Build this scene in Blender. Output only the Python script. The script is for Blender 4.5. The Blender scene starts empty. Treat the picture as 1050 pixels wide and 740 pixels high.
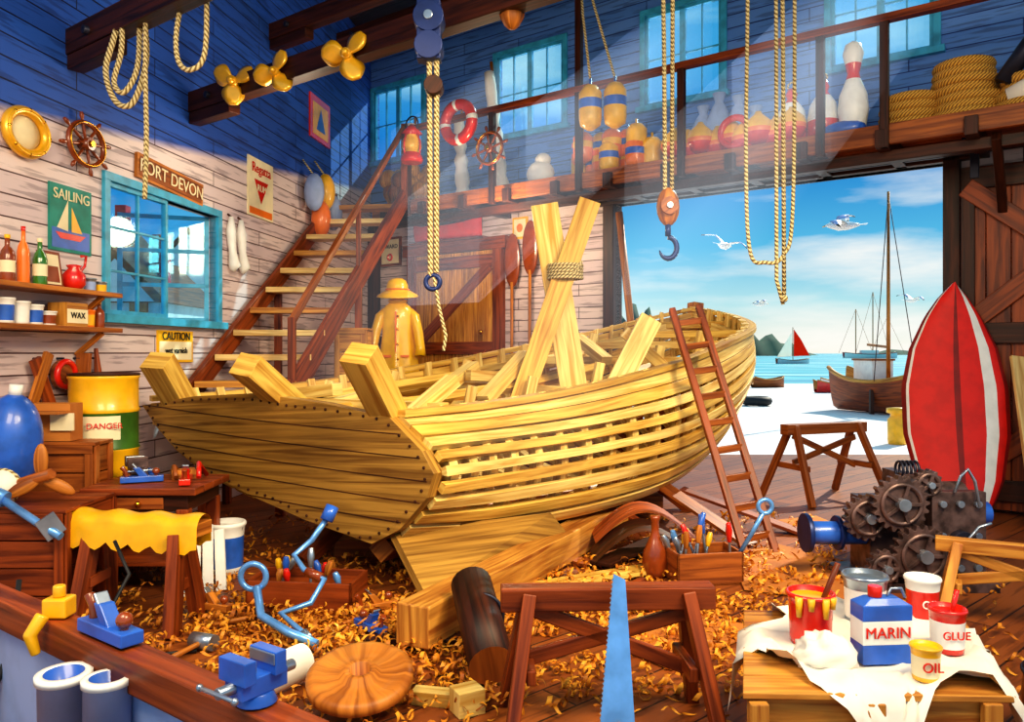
import bpy, bmesh, math, random
from mathutils import Vector as V, Matrix, noise
random.seed(7)
R=random.random
def U(a,b): return a+(b-a)*R()
sc=bpy.context.scene
sc.view_settings.view_transform='Standard'
try: sc.view_settings.look='Medium High Contrast'
except Exception as ex: print('look',ex)
pi=math.pi
# ------------------------------------------------------------ materials
def lin(h):
    h=h.lstrip('#'); c=[int(h[i:i+2],16)/255 for i in (0,2,4)]
    return tuple(x/12.92 if x<=.04045 else ((x+.055)/1.055)**2.4 for x in c)+(1,)
def nt(name):
    m=bpy.data.materials.new(name); m.use_nodes=True; t=m.node_tree
    return m,t,t.nodes['Principled BSDF']
def ramp(t,stops):
    r=t.nodes.new('ShaderNodeValToRGB'); e=r.color_ramp.elements
    while len(e)<len(stops): e.new(.5)
    for k,(p,c) in enumerate(stops): e[k].position=p; e[k].color=c if not isinstance(c,str) else lin(c)
    return r
def wood(name,a,b,rough=.45,su=1.1,sv=17,bump=.3,spec=.35):
    m,t,p=nt(name); L=t.links.new; N=t.nodes.new
    tc=N('ShaderNodeTexCoord'); mp=N('ShaderNodeMapping'); mp.inputs['Scale'].default_value=(su,sv,1)
    L(tc.outputs['UV'],mp.inputs['Vector'])
    n=N('ShaderNodeTexNoise'); n.inputs['Scale'].default_value=1; n.inputs['Detail'].default_value=5; n.inputs['Distortion'].default_value=.9
    L(mp.outputs[0],n.inputs['Vector'])
    r=ramp(t,[(.33,a),(.62,b)]); L(n.outputs['Fac'],r.inputs[0])
    n2=N('ShaderNodeTexNoise'); n2.inputs['Scale'].default_value=.6; L(tc.outputs['UV'],n2.inputs['Vector'])
    r2=ramp(t,[(.35,(.62,.56,.48,1)),(.65,(1.08,1.05,1,1))]); L(n2.outputs['Fac'],r2.inputs[0])
    mx=N('ShaderNodeMixRGB'); mx.blend_type='MULTIPLY'; mx.inputs[0].default_value=.75
    L(r.outputs[0],mx.inputs[1]); L(r2.outputs[0],mx.inputs[2]); L(mx.outputs[0],p.inputs['Base Color'])
    bp=N('ShaderNodeBump'); bp.inputs['Strength'].default_value=bump; bp.inputs['Distance'].default_value=.01
    L(n.outputs['Fac'],bp.inputs['Height']); L(bp.outputs[0],p.inputs['Normal'])
    p.inputs['Roughness'].default_value=rough; p.inputs['Specular IOR Level'].default_value=spec
    return m
def paint(name,c,rough=.4,metal=0,var=.25,scale=6,bump=.05,coat=0):
    m,t,p=nt(name); L=t.links.new; N=t.nodes.new
    tc=N('ShaderNodeTexCoord'); n=N('ShaderNodeTexNoise'); n.inputs['Scale'].default_value=scale; n.inputs['Detail'].default_value=4
    L(tc.outputs['Object'],n.inputs['Vector'])
    c=lin(c); d=tuple(x*(1-var) for x in c[:3])+(1,); e=tuple(min(1,x*(1+var*.4)) for x in c[:3])+(1,)
    r=ramp(t,[(.35,d),(.6,e)]); L(n.outputs['Fac'],r.inputs[0]); L(r.outputs[0],p.inputs['Base Color'])
    bp=N('ShaderNodeBump'); bp.inputs['Strength'].default_value=bump*4; bp.inputs['Distance'].default_value=.005
    L(n.outputs['Fac'],bp.inputs['Height']); L(bp.outputs[0],p.inputs['Normal'])
    p.inputs['Roughness'].default_value=rough; p.inputs['Metallic'].default_value=metal
    p.inputs['Coat Weight'].default_value=coat
    return m
def sailmat(name,c):
    m,t,p=nt(name); N=t.nodes.new; L=t.links.new
    d=N('ShaderNodeBsdfDiffuse'); d.inputs[0].default_value=lin(c); q=N('ShaderNodeBsdfTranslucent'); q.inputs[0].default_value=lin(c)
    mx=N('ShaderNodeMixShader'); mx.inputs[0].default_value=.6; L(d.outputs[0],mx.inputs[1]); L(q.outputs[0],mx.inputs[2]); L(mx.outputs[0],t.nodes['Material Output'].inputs[0]); return m
def boards(name,lo,hi=None,row=.2,width=2.6,line=None,mort='#3a2a33',crack=.55,rough=.6):
    m,t,p=nt(name); L=t.links.new; N=t.nodes.new
    tc=N('ShaderNodeTexCoord')
    def brick(c):
        b=N('ShaderNodeTexBrick'); b.inputs['Scale'].default_value=1
        b.inputs['Color1'].default_value=lin(c[0]); b.inputs['Color2'].default_value=lin(c[1]); b.inputs['Mortar'].default_value=lin(c[2] if len(c)>2 else mort)
        b.inputs['Mortar Size'].default_value=.008; b.inputs['Mortar Smooth'].default_value=.3
        b.inputs['Brick Width'].default_value=width; b.inputs['Row Height'].default_value=row
        L(tc.outputs['UV'],b.inputs['Vector']); return b
    b1=brick(lo); out=b1.outputs['Color']
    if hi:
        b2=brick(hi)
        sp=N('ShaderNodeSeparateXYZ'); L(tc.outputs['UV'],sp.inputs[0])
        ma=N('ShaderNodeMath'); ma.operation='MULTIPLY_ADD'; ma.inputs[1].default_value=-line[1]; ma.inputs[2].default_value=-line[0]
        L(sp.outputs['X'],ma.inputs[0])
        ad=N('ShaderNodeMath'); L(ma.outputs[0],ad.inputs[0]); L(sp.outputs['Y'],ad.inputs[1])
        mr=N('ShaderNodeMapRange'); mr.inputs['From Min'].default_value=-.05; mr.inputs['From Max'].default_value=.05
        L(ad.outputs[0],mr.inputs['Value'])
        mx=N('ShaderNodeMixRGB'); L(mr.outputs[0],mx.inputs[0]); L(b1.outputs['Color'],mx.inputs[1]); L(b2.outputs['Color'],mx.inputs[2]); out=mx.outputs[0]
    mp=N('ShaderNodeMapping'); mp.inputs['Scale'].default_value=(1.2,14,1); L(tc.outputs['UV'],mp.inputs['Vector'])
    n=N('ShaderNodeTexNoise'); n.inputs['Scale'].default_value=1.3; n.inputs['Detail'].default_value=6; L(mp.outputs[0],n.inputs['Vector'])
    r=ramp(t,[(.4,(crack,crack*.95,crack,1)),(.47,(1,1,1,1))]); L(n.outputs['Fac'],r.inputs[0])
    m2=N('ShaderNodeMixRGB'); m2.blend_type='MULTIPLY'; m2.inputs[0].default_value=.85
    L(out,m2.inputs[1]); L(r.outputs[0],m2.inputs[2]); L(m2.outputs[0],p.inputs['Base Color'])
    bp=N('ShaderNodeBump'); bp.inputs['Strength'].default_value=.6; bp.inputs['Distance'].default_value=.015; bp.invert=True
    L(b1.outputs['Fac'],bp.inputs['Height']); L(bp.outputs[0],p.inputs['Normal'])
    p.inputs['Roughness'].default_value=rough
    return m
def ropemat(name,a,b):
    m,t,p=nt(name); L=t.links.new; N=t.nodes.new
    tc=N('ShaderNodeTexCoord'); mp=N('ShaderNodeMapping'); mp.inputs['Rotation'].default_value=(0,0,.7); L(tc.outputs['UV'],mp.inputs['Vector'])
    w=N('ShaderNodeTexWave'); w.inputs['Scale'].default_value=9; L(mp.outputs[0],w.inputs['Vector'])
    r=ramp(t,[(.1,a),(.6,b)]); L(w.outputs['Fac'],r.inputs[0]); L(r.outputs[0],p.inputs['Base Color'])
    bp=N('ShaderNodeBump'); bp.inputs['Distance'].default_value=.01; L(w.outputs['Fac'],bp.inputs['Height']); L(bp.outputs[0],p.inputs['Normal'])
    p.inputs['Roughness'].default_value=.8; return m
def glassmat(name,c,mixf=.2):
    m,t,p=nt(name); L=t.links.new; N=t.nodes.new
    tr=N('ShaderNodeBsdfTransparent'); tr.inputs[0].default_value=lin(c)
    gl=N('ShaderNodeBsdfGlossy'); gl.inputs['Roughness'].default_value=.05; gl.inputs[0].default_value=(.8,.95,1,1)
    mx=N('ShaderNodeMixShader'); mx.inputs[0].default_value=mixf*.3
    L(tr.outputs[0],mx.inputs[1]); L(gl.outputs[0],mx.inputs[2]); L(mx.outputs[0],t.nodes['Material Output'].inputs[0]); return m

YEL=wood('boat_pine','#BC8632','#F0CA66',.5)
YEL2=wood('boat_pine_light','#CC9C46','#F8DE8C',.5)
TRA=wood('transom_oak','#7C5622','#C09444',.5,.7,20)
OAK=wood('oak','#8A4A18','#CF8434')
RED=wood('red_brown_wood','#5C240E','#A04C1E')
DRK=wood('dark_wood','#241008','#4E2412',.5)
MID=wood('mid_wood','#703616','#B0642A')
CRT=wood('crate_wood','#9C5A22','#E0A44C')
PALE=wood('pale_wood','#CFA462','#F6DA98')
SHV=wood('shaving_wood','#D07C1C','#FAB83E',.55,2,8,.05)
SHV2=wood('shaving_wood_dark','#9A5016','#DA8C2A',.55,2,8,.05)
CARD=wood('cardboard','#B0662C','#D48C42',.8,.5,2,.05)
ROPE=ropemat('rope_tan','#7C6438','#E2CE98')
ROPE2=ropemat('rope_gold','#8A5A1C','#E8B04C')
BLUEP=paint('blue_paint','#2C62C4',.35,coat=.3)
CYAN=paint('window_blue_paint','#3CA4CA',.4)
REDP=paint('red_paint','#D82416',.25,coat=.5,var=.12)
DRED=paint('dark_red_paint','#8E0E06',.25,coat=.5)
REDM=paint('hull_red_satin','#E01A0C',.6,var=.12,bump=.01)
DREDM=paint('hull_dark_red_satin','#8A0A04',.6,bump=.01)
WHT=paint('white_paint','#EEECE6',.4,var=.08)
CREAM=paint('cream_paper','#F0E2BA',.7,var=.08)
CLOTH=paint('white_cloth','#EDE6DA',.9,var=.1,scale=3)
YELP=paint('yellow_paint','#F4B81A',.35,var=.15,coat=.3)
RAIN=paint('yellow_oilskin','#FFC41A',.3,var=.1,coat=.4)
GRNP=paint('green_paint','#3E6A22',.4)
ORG=paint('orange_paint','#F47A1C',.35,var=.1,coat=.3)
BRASS=paint('brass','#E8AC38',.25,1,var=.15)
GOLD=paint('polished_bronze','#F6B824',.3,.35,var=.15,coat=.6)
STEEL=paint('steel','#A4B0C0',.3,.8)
BSTEEL=paint('blue_steel','#6CA6E8',.28,.4)
IRON=paint('dark_iron','#2C2E40',.45,.5)
NAVY=paint('navy_iron','#1E3066',.4,.3)
RUST=paint('rusty_iron','#6C5450',.42,.5,var=.6,scale=9)
GREY=paint('grey_blue_plastic','#9CB0DC',.5,var=.12)
BLK=paint('black_rubber','#16161A',.6)
BROWNP=paint('brown_glaze','#8E4018',.25,coat=.5)
GRNG=paint('green_glass','#3C7A28',.1,coat=1)
SAILG=paint('teal_print','#1E8A7C',.6)
SANDM=paint('sand','#EAE4E0',.9,var=.1,scale=.6)
GLASS=glassmat('window_glass','#D4F4FF')
WALLL=boards('wall_boards_left',('#E6D4D0','#D2BEC2','#5a3c3e'),('#2A5CBC','#224EA6','#081440'),line=(3.25,.13))  # blue above a slanted line: upper wall shade put into the board colour
WALLB=boards('wall_boards_back',('#E4D2D0','#D0BCC4','#5a3c3e'),('#5C8CD4','#4C7EC8','#16347a'),line=(4.8,0))  # blue boards above loft level are painted-in shade
FLOORM=boards('floor_boards',('#9C5622','#783C18','#280f06'),row=.28,width=3.2,crack=.55,rough=.5)
ROOFM=boards('roof_boards',('#3a2018','#2a1612','#0c0605'),row=.3,width=4)
# ------------------------------------------------------------ mesh builder
class B:
    def __init__(s,M=None): s.v=[];s.f=[];s.mi=[];s.sm=[];s.uv=[];s.mats=[];s.M=M.copy() if M else Matrix()
    def mid(s,m):
        if m not in s.mats: s.mats.append(m)
        return s.mats.index(m)
    def add(s,p): s.v.append(s.M@V(p)); return len(s.v)-1
    def poly(s,ids,m,off=(0,0),smooth=False,uv=None):
        P=[s.v[i] for i in ids]
        if uv is None:
            best=None;bl=-1
            for k in range(len(P)):
                e=P[(k+1)%len(P)]-P[k]
                if e.length>bl: bl=e.length;best=e
            if bl<1e-9: best=V((1,0,0))
            ua=best.normalized(); n=V((0,0,0))
            for k in range(len(P)): n+=(P[k]-P[0]).cross(P[(k+1)%len(P)]-P[0])
            n=n.normalized() if n.length>1e-12 else V((0,0,1)); va=n.cross(ua)
            uv=[(ua.dot(p)+off[0],va.dot(p)+off[1]) for p in P]
        s.f.append(tuple(ids)); s.mi.append(s.mid(m)); s.sm.append(smooth); s.uv.append(uv)
    def hexa(s,P,m):
        i=[s.add(p) for p in P]; o=(U(0,60),U(0,60))
        for q in ((0,1,2,3),(7,6,5,4),(0,4,5,1),(1,5,6,2),(2,6,7,3),(3,7,4,0)): s.poly([i[k] for k in q],m,o)
    def box(s,c,d,m,rot=None):
        c=V(c); P=[]
        for z in (-1,1):
            for x,y in ((-1,-1),(1,-1),(1,1),(-1,1)):
                p=V((x*d[0]/2,y*d[1]/2,z*d[2]/2))
                if rot: p=rot@p
                P.append(c+p)
        s.hexa(P,m)
    def bx(s,x0,x1,y0,y1,z0,z1,m): s.box(((x0+x1)/2,(y0+y1)/2,(z0+z1)/2),(abs(x1-x0),abs(y1-y0),abs(z1-z0)),m)
    def beam(s,a,b,w,h,m,up=(0,0,1),w1=None,h1=None):
        a=V(a);b=V(b);d=(b-a).normalized(); up=V(up)
        if abs(d.dot(up))>.98: up=V((0,1,0))
        x=d.cross(up).normalized(); y=x.cross(d).normalized()
        w1=w if w1 is None else w1; h1=h if h1 is None else h1
        P=[a+x*sx*w/2+y*sy*h/2 for sx,sy in ((-1,-1),(1,-1),(1,1),(-1,1))]+[b+x*sx*w1/2+y*sy*h1/2 for sx,sy in ((-1,-1),(1,-1),(1,1),(-1,1))]
        s.hexa(P,m)
    def grid(s,P,m,ci=False,cj=False,smooth=True,su=1,sv=1,mf=None):
        n=len(P);k=len(P[0]); o=(U(0,60),U(0,60))
        ids=[[s.add(p) for p in row] for row in P]
        cu=[0]; 
        for i in range(n): cu.append(cu[-1]+(V(P[(i+1)%n][0])-V(P[i][0])).length)
        cv=[0]; q=n//2
        for j in range(k): cv.append(cv[-1]+(V(P[q][(j+1)%k])-V(P[q][j])).length)
        for i in range(n if ci else n-1):
            for j in range(k if cj else k-1):
                a,b=(i+1)%n,(j+1)%k
                uv=[(o[0]+cu[x]*su,o[1]+cv[y]*sv) for x,y in ((i,j),(i+1,j),(i+1,j+1),(i,j+1))]
                s.poly([ids[i][j],ids[a][j],ids[a][b],ids[i][b]],mf(i,j) if mf else m,uv=uv,smooth=smooth)
        return ids
    def tube(s,pts,r,m,n=8,closed=False,caps=True,sec=None,smooth=True,mf=None):
        pts=[V(p) for p in pts]; N=len(pts); rs=r if isinstance(r,(list,tuple)) else [r]*N
        rows=[]; up=None
        for i in range(N):
            if closed: d=pts[(i+1)%N]-pts[i-1]
            else: d=pts[min(i+1,N-1)]-pts[max(i-1,0)]
            d=d.normalized()
            if up is None:
                up=V((0,0,1)) if abs(d.z)<.9 else V((1,0,0))
            up=(up-d*up.dot(d)); up=up.normalized() if up.length>1e-6 else d.orthogonal().normalized()
            x=d.cross(up)
            rows.append([pts[i]+(x*math.cos(2*pi*j/n)+up*math.sin(2*pi*j/n))*rs[i] for j in range(n)])
        ids=s.grid(rows,m,ci=closed,cj=True,smooth=smooth,mf=mf)
        if caps and not closed:
            s.poly(ids[0][::-1],m,(U(0,9),0)); s.poly(ids[-1],m,(U(0,9),0))
    def cyl(s,a,b,r,m,r1=None,n=18,capm=None):
        a=V(a);b=V(b); r1=r if r1 is None else r1
        d=(b-a).normalized(); up=V((0,0,1)) if abs(d.z)<.9 else V((1,0,0)); up=(up-d*up.dot(d)).normalized(); x=d.cross(up)
        rows=[[c+(x*math.cos(2*pi*j/n)+up*math.sin(2*pi*j/n))*q for j in range(n)] for c,q in ((a,r),(b,r1))]
        ids=s.grid(rows,m,cj=True)
        c2=capm or m
        s.poly(ids[0][::-1],c2); s.poly(ids[1],c2)
    def lathe(s,prof,m,base=(0,0,0),rot=None,n=20,sx=1,sy=1,smooth=True):
        base=V(base); rows=[]
        for q in prof:
            r,z=q[0],q[1]; row=[]
            for j in range(n):
                p=V((r*sx*math.cos(2*pi*j/n),r*sy*math.sin(2*pi*j/n),z))
                if rot: p=rot@p
                row.append(base+p)
            rows.append(row)
        mf=(lambda i,j: prof[i][2] if len(prof[i])>2 else m)
        ids=s.grid(rows,m,cj=True,smooth=smooth,mf=mf)
        if prof[0][0]>1e-4: s.poly(ids[0][::-1],mf(0,0))
        if prof[-1][0]>1e-4: s.poly(ids[-1],mf(len(prof)-1,0))
    def ball(s,c,r,m,rot=None,n=14,k=8):
        if not isinstance(r,(tuple,list)): r=(r,r,r)
        prof=[(math.sin(pi*i/k)+(1e-5),-math.cos(pi*i/k)*r[2]) for i in range(k+1)]
        s.lathe(prof,m,c,rot,n,sx=r[0],sy=r[1])
    def lump(s,c,r,m,amp=.35,fq=2.2,seed=0,n=32,k=20,zmin=None):
        rows=[]
        for i in range(k+1):
            row=[]
            for j in range(n):
                a=pi*i/k; q=2*pi*j/n; d=V((math.sin(a)*math.cos(q),math.sin(a)*math.sin(q),-math.cos(a)))
                f=1+amp*(1-2*abs(noise.noise(d*fq+V((seed,seed*1.7,0)))))-amp*.5+amp*.25*noise.noise(d*fq*2.7+V((seed,0,3)))
                p=V((c[0]+d.x*r[0]*f,c[1]+d.y*r[1]*f,c[2]+d.z*r[2]*f))
                if zmin is not None: p.z=max(zmin,p.z)
                row.append(p)
            rows.append(row)
        s.grid(rows,m,cj=True)
    def ring(s,c,Rr,r,m,ax='y',n=28,k=8,sx=1,a0=0,a1=2*pi,mf=None):
        full=abs(a1-a0-2*pi)<1e-6; pts=[]
        cnt=n if full else n+1
        for i in range(cnt):
            a=a0+(a1-a0)*i/n; x,y=Rr*math.cos(a)*sx,Rr*math.sin(a)
            pts.append(V(c)+V({'y':(x,0,y),'z':(x,y,0),'x':(0,x,y)}[ax]))
        s.tube(pts,r,m,k,closed=full,mf=mf)
    def ext(s,pts,vec,m,capm=None):
        vec=V(vec); o=(U(0,60),U(0,60)); a=[s.add(p) for p in pts]; b=[s.add(V(p)+vec) for p in pts]; n=len(pts)
        s.poly(a[::-1],capm or m,o); s.poly(b,m,o)
        for i in range(n): s.poly([a[i],a[(i+1)%n],b[(i+1)%n],b[i]],m,o)
    def build(s,name,bevel=0,parent=None,sub=0,merge=False):
        xs=[p.x for p in s.v];ys=[p.y for p in s.v];zs=[p.z for p in s.v]
        loc=V(((min(xs)+max(xs))/2,(min(ys)+max(ys))/2,min(zs)))
        me=bpy.data.meshes.new(name); me.from_pydata([tuple(p-loc) for p in s.v],[],s.f)
        for m in s.mats: me.materials.append(m)
        ul=me.uv_layers.new(name='UVMap'); k=0
        for fi,p in enumerate(me.polygons):
            p.material_index=s.mi[fi]; p.use_smooth=s.sm[fi]
            for j in range(p.loop_total): ul.data[p.loop_start+j].uv=s.uv[fi][j]
        bm=bmesh.new(); bm.from_mesh(me)
        if merge: bmesh.ops.remove_doubles(bm,verts=bm.verts,dist=.0005)
        bmesh.ops.recalc_face_normals(bm,faces=bm.faces); bm.to_mesh(me); bm.free()
        ob=bpy.data.objects.new(name,me); sc.collection.objects.link(ob); ob.location=loc
        if bevel:
            md=ob.modifiers.new('bevel','BEVEL'); md.width=bevel; md.segments=2; md.limit_method='ANGLE'; md.angle_limit=.7
        if parent: ob.parent=parent; ob.matrix_parent_inverse=Matrix.Translation(-parent.location)
        return ob
T=Matrix.Translation
def RX(a): return Matrix.Rotation(a,4,'X')
def RY(a): return Matrix.Rotation(a,4,'Y')
def RZ(a): return Matrix.Rotation(a,4,'Z')
def frame(o,x,z=(0,0,1)):
    x=V(x).normalized(); z=V(z).normalized(); y=z.cross(x).normalized(); z=x.cross(y)
    M=Matrix(((x.x,y.x,z.x,o[0]),(x.y,y.y,z.y,o[1]),(x.z,y.z,z.z,o[2]),(0,0,0,1))); return M
def LW(y,z=0): return frame((-5.42+.144*y,y,z),(.1425,.9898,0))       # left wall, at depth y ; local -y = into the room
def BW(s=0,z=0): return frame((-3.02+.8056*s,16.7-.5924*s,z),(.8056,-.5924,0))   # back wall
def text(body,M,x,z,size,m,par,y=-.03,rot=0,sx=1):
    cu=bpy.data.curves.new('lettering_'+body.split()[0].lower(),'FONT'); cu.body=body; cu.size=size; cu.align_x='CENTER'; cu.align_y='CENTER'; cu.extrude=.003
    cu.materials.append(m); ob=bpy.data.objects.new(cu.name,cu); sc.collection.objects.link(ob)
    ob.parent=par; ob.matrix_parent_inverse=Matrix.Translation(-par.location)
    ob.matrix_basis=M@T((x,y,z))@RY(rot)@RX(pi/2)@Matrix.Diagonal((sx,1,1,1)); return ob
def wallgrid(b,s0,s1,z0,z1,holes,th,m):
    xs=sorted({s0,s1}|{h[0] for h in holes}|{h[1] for h in holes}); zs=sorted({z0,z1}|{h[2] for h in holes}|{h[3] for h in holes})
    for i in range(len(xs)-1):
        for j in range(len(zs)-1):
            cx,cz=(xs[i]+xs[i+1])/2,(zs[j]+zs[j+1])/2
            if any(h[0]<cx<h[1] and h[2]<cz<h[3] for h in holes): continue
            x0,x1,a,c=xs[i],xs[i+1],zs[j],zs[j+1]
            P=[(x0,0,a),(x1,0,a),(x1,th,a),(x0,th,a),(x0,0,c),(x1,0,c),(x1,th,c),(x0,th,c)]
            ids=[b.add(p) for p in P]
            for q in ((0,1,2,3),(7,6,5,4),(0,4,5,1),(1,5,6,2),(2,6,7,3),(3,7,4,0)):
                b.poly([ids[k] for k in q],m,uv=[(P[k][0],P[k][2]) for k in q])
# ------------------------------------------------------------ room shell
Lr=1.0103
b=B(LW(0)); wl=(8.18*Lr,10.36*Lr,2.41,3.81)
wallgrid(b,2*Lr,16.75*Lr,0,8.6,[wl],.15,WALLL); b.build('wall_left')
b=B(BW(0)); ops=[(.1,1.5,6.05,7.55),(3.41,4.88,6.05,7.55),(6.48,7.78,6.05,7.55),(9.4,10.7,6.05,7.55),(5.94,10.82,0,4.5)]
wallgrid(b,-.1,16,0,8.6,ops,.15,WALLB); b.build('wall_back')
b=B(); 
ids=[b.add(p) for p in ((-6,.5,0),(22,.5,0),(22,15.4,0),(-3.2,15.4,0),(-3.2,17,0),(-6,17,0))]
b.poly(ids,FLOORM,uv=[(p[0]*.75+p[1]*.66,p[1]*.75-p[0]*.66) for p in ((-6,.5),(22,.5),(22,15.4),(-3.2,15.4),(-3.2,17),(-6,17))])
b.build('floor')
b=B(); b.ext([(-4.95,4.2,8.6),(12,4.2,8.6),(12,5.75,8.6),(-2.97,16.8,8.6),(-3.12,16.8,8.6)],(0,0,.1),ROOFM); b.build('ceiling')
for k,(o,z,ln) in enumerate((((-4.32,7.67),5.02,6.5),((-4.02,9.8),5.12,9),((-3.7,12),6.9,9),((-4.3,7.8),7.9,11),((-3.3,14.8),7.9,11))):
    b=B(frame((o[0],o[1],z),(.8056,-.5924,0)))
    b.beam((.02,0,0),(ln,0,0),.18,.25,DRK)
    b.beam((.06,.0,-.2),(.9,.0,-.2),.16,.14,DRK); b.cyl((.5,-.14,0),(.5,.14,0),.04,IRON)
    b.build('tie_beam',.01)
def window(M,s0,s1,z0,z1,name,cols=2,rows=2,half=False):
    b=B(M); t=.09
    b.bx(s0-t,s1+t,-.04,.1,z1,z1+t,CYAN); b.bx(s0-t-.05,s1+t+.05,-.1,.1,z0-t,z0,CYAN)
    b.bx(s0-t,s0,-.04,.1,z0,z1,CYAN); b.bx(s1,s1+t,-.04,.1,z0,z1,CYAN)
    mid=(s0+s1)/2
    for a,c in ((s0,mid),(mid,s1)):
        if half and a==mid: continue
        f=.05
        b.bx(a,a+f,0,.06,z0,z1,CYAN);b.bx(c-f,c,0,.06,z0,z1,CYAN);b.bx(a,c,0,.06,z0,z0+f,CYAN);b.bx(a,c,0,.06,z1-f,z1,CYAN)
        b.bx((a+c)/2-.012,(a+c)/2+.012,.01,.05,z0,z1,CYAN)
        for r in range(1,rows): z=z0+(z1-z0)*r/rows; b.bx(a,c,.01,.05,z-.012,z+.012,CYAN)
        b.bx(a+f,c-f,.028,.034,z0+f,z1-f,GLASS)
    return b
for k,o in enumerate(ops[:4]):
    window(BW(0),o[0],o[1],o[2],o[3],'w').build('window_%d'%(k+1),.006)
b=window(LW(0),wl[0],wl[1],wl[2],wl[3],'w',half=True,rows=3)
M=b.M; b.M=M@T((wl[1],.1,0))@RZ(-math.radians(62))
w=(wl[1]-wl[0])/2
b.bx(-w,-w+.06,0,.05,wl[2],wl[3],CYAN);b.bx(-.06,0,0,.05,wl[2],wl[3],CYAN)
for z in (wl[2]+.03,wl[2]+.48,wl[2]+.93,wl[3]-.03): b.bx(-w,0,0,.05,z-.025,z+.025,CYAN)
b.bx(-w/2-.015,-w/2+.015,0,.05,wl[2],wl[3],CYAN); b.bx(-w+.06,-.06,.02,.026,wl[2],wl[3],GLASS)
b.build('window_5',.006)
b=B(BW(0))
b.bx(5.74,5.94,-.12,.2,0,4.5,DRK); b.bx(10.82,11.02,-.12,.2,0,4.65,DRK); b.bx(5.6,11.2,-.12,.2,4.5,4.66,DRK)
b.build('trim_1',.01)
b=B(BW(0)); b.bx(.05,.3,-.2,0,0,4.7,DRK); b.bx(.3,1.15,-.08,0,2.2,2.35,DRK); b.build('trim_2',.01)
# loft
b=B(BW(0))
for k in range(6): b.bx(1.4,16,-1.25+k*.21,-1.25+k*.21+.2,4.72,4.79,MID)
b.bx(1.4,16,-1.3,-1.22,4.55,4.8,MID)
for k in range(16): b.bx(1.7+k*.95,1.84+k*.95,-1.38,0,4.5,4.72,DRK)
b.bx(1.4,16,-1.1,-.95,4.38,4.52,DRK)
for k in (11.5,): b.beam((k,-1.15,4.5),(k,-.05,3.6),.1,.14,DRK)
b.build('loft_deck',.008)
b=B(BW(0))
for s in (2.35,4.3,6.0,7.7,9.6,10.35,12.4): b.bx(s-.05,s+.05,-1.36,-1.26,4.5,6.1 if s!=6.0 else 8.6,DRK)
b.bx(2.3,15,-1.38,-1.24,6.03,6.12,RED)
b.build('loft_railing',.008)
# sliding door on right
b=B(BW(0)); 
for k in range(12): b.bx(11.05+k*.27,11.05+k*.27+.262,-.25,-.2,.05,4.35,RED)
for z in (.3,2.25,4.2): b.bx(11.05,14.3,-.31,-.25,z-.13,z+.13,DRK)
b.beam((11.1,-.29,2.35),(13.2,-.29,4.1),.06,.24,RED,up=(0,0,1)); b.beam((11.1,-.29,4.1),(13.2,-.29,2.35),.06,.24,RED)
b.beam((11.1,-.29,.45),(13.2,-.29,2.15),.06,.24,RED)
b.bx(11.05,11.2,-.31,-.25,.05,4.35,DRK)
b.bx(11.15,11.25,-.33,-.25,4.2,4.75,IRON); b.cyl((11.2,-.36,4.72),(11.2,-.22,4.72),.14,NAVY)
b.bx(5.9,15,-.3,-.24,4.52,4.6,IRON)
b.build('sliding_door',.008)
b=B(BW(0))
for k in range(8): b.bx(1.4+k*.25,1.4+k*.25+.24,-.08,-.03,0,3.95,CRT)
b.bx(1.2,1.4,-.15,0,0,4.15,RED); b.bx(3.4,3.6,-.15,0,0,4.15,RED); b.bx(1.1,3.7,-.17,0,3.95,4.18,RED)
for z in (.3,2.1,3.75): b.bx(1.42,3.38,-.13,-.08,z-.12,z+.12,RED)
b.beam((1.5,-.11,2.2),(3.3,-.11,3.65),.05,.2,RED); b.beam((1.5,-.11,.4),(3.3,-.11,2.0),.05,.2,RED)
b.ball((3.15,-.18,2.4),.05,BRASS)
b.build('door_1',.008)
# ------------------------------------------------------------ outdoors
b=B(); b.bx(-40,120,15.4,56,-.3,-.02,SANDM); b.build('beach_ground')
m,t,p=nt('sea_water'); N=t.nodes.new; L=t.links.new
tc=N('ShaderNodeTexCoord'); n=N('ShaderNodeTexNoise'); mp=N('ShaderNodeMapping'); mp.inputs['Scale'].default_value=(.05,.35,1); L(tc.outputs['Object'],mp.inputs[0]); L(mp.outputs[0],n.inputs['Vector'])
n.inputs['Scale'].default_value=1; n.inputs['Detail'].default_value=5
r=ramp(t,[(.4,'#0A86A8'),(.55,'#2AB4BE'),(.68,'#D8F4F0')]); L(n.outputs['Fac'],r.inputs[0]); L(r.outputs[0],p.inputs['Base Color']); p.inputs['Roughness'].default_value=.5
SEA=m
b=B(); b.bx(-3000,3000,52,4000,-.5,-.01,SEA); b.build('sea')
HILL=paint('headland_green','#2E5444',.9,var=.4,scale=.05)
for (cx,cy,wd,h) in ((185,600,40,16),(250,800,60,9),(97,610,28,36),(480,900,90,7)):
    b=B(); P=[]
    for i in range(17):
        row=[]
        for j in range(5):
            a=i/16; e=max(0,math.sin(pi*a))**.7*(1+.25*math.sin(i*1.9)*(0<i<16)); row.append((cx+(a-.5)*wd*2,cy+(j-2)*14,(h*e*(1-abs(j-2)/2)**.6 if abs(j-2)<2 else 0)-.2))
        P.append(row)
    b.grid(P,HILL); b.build('headland')
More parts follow.
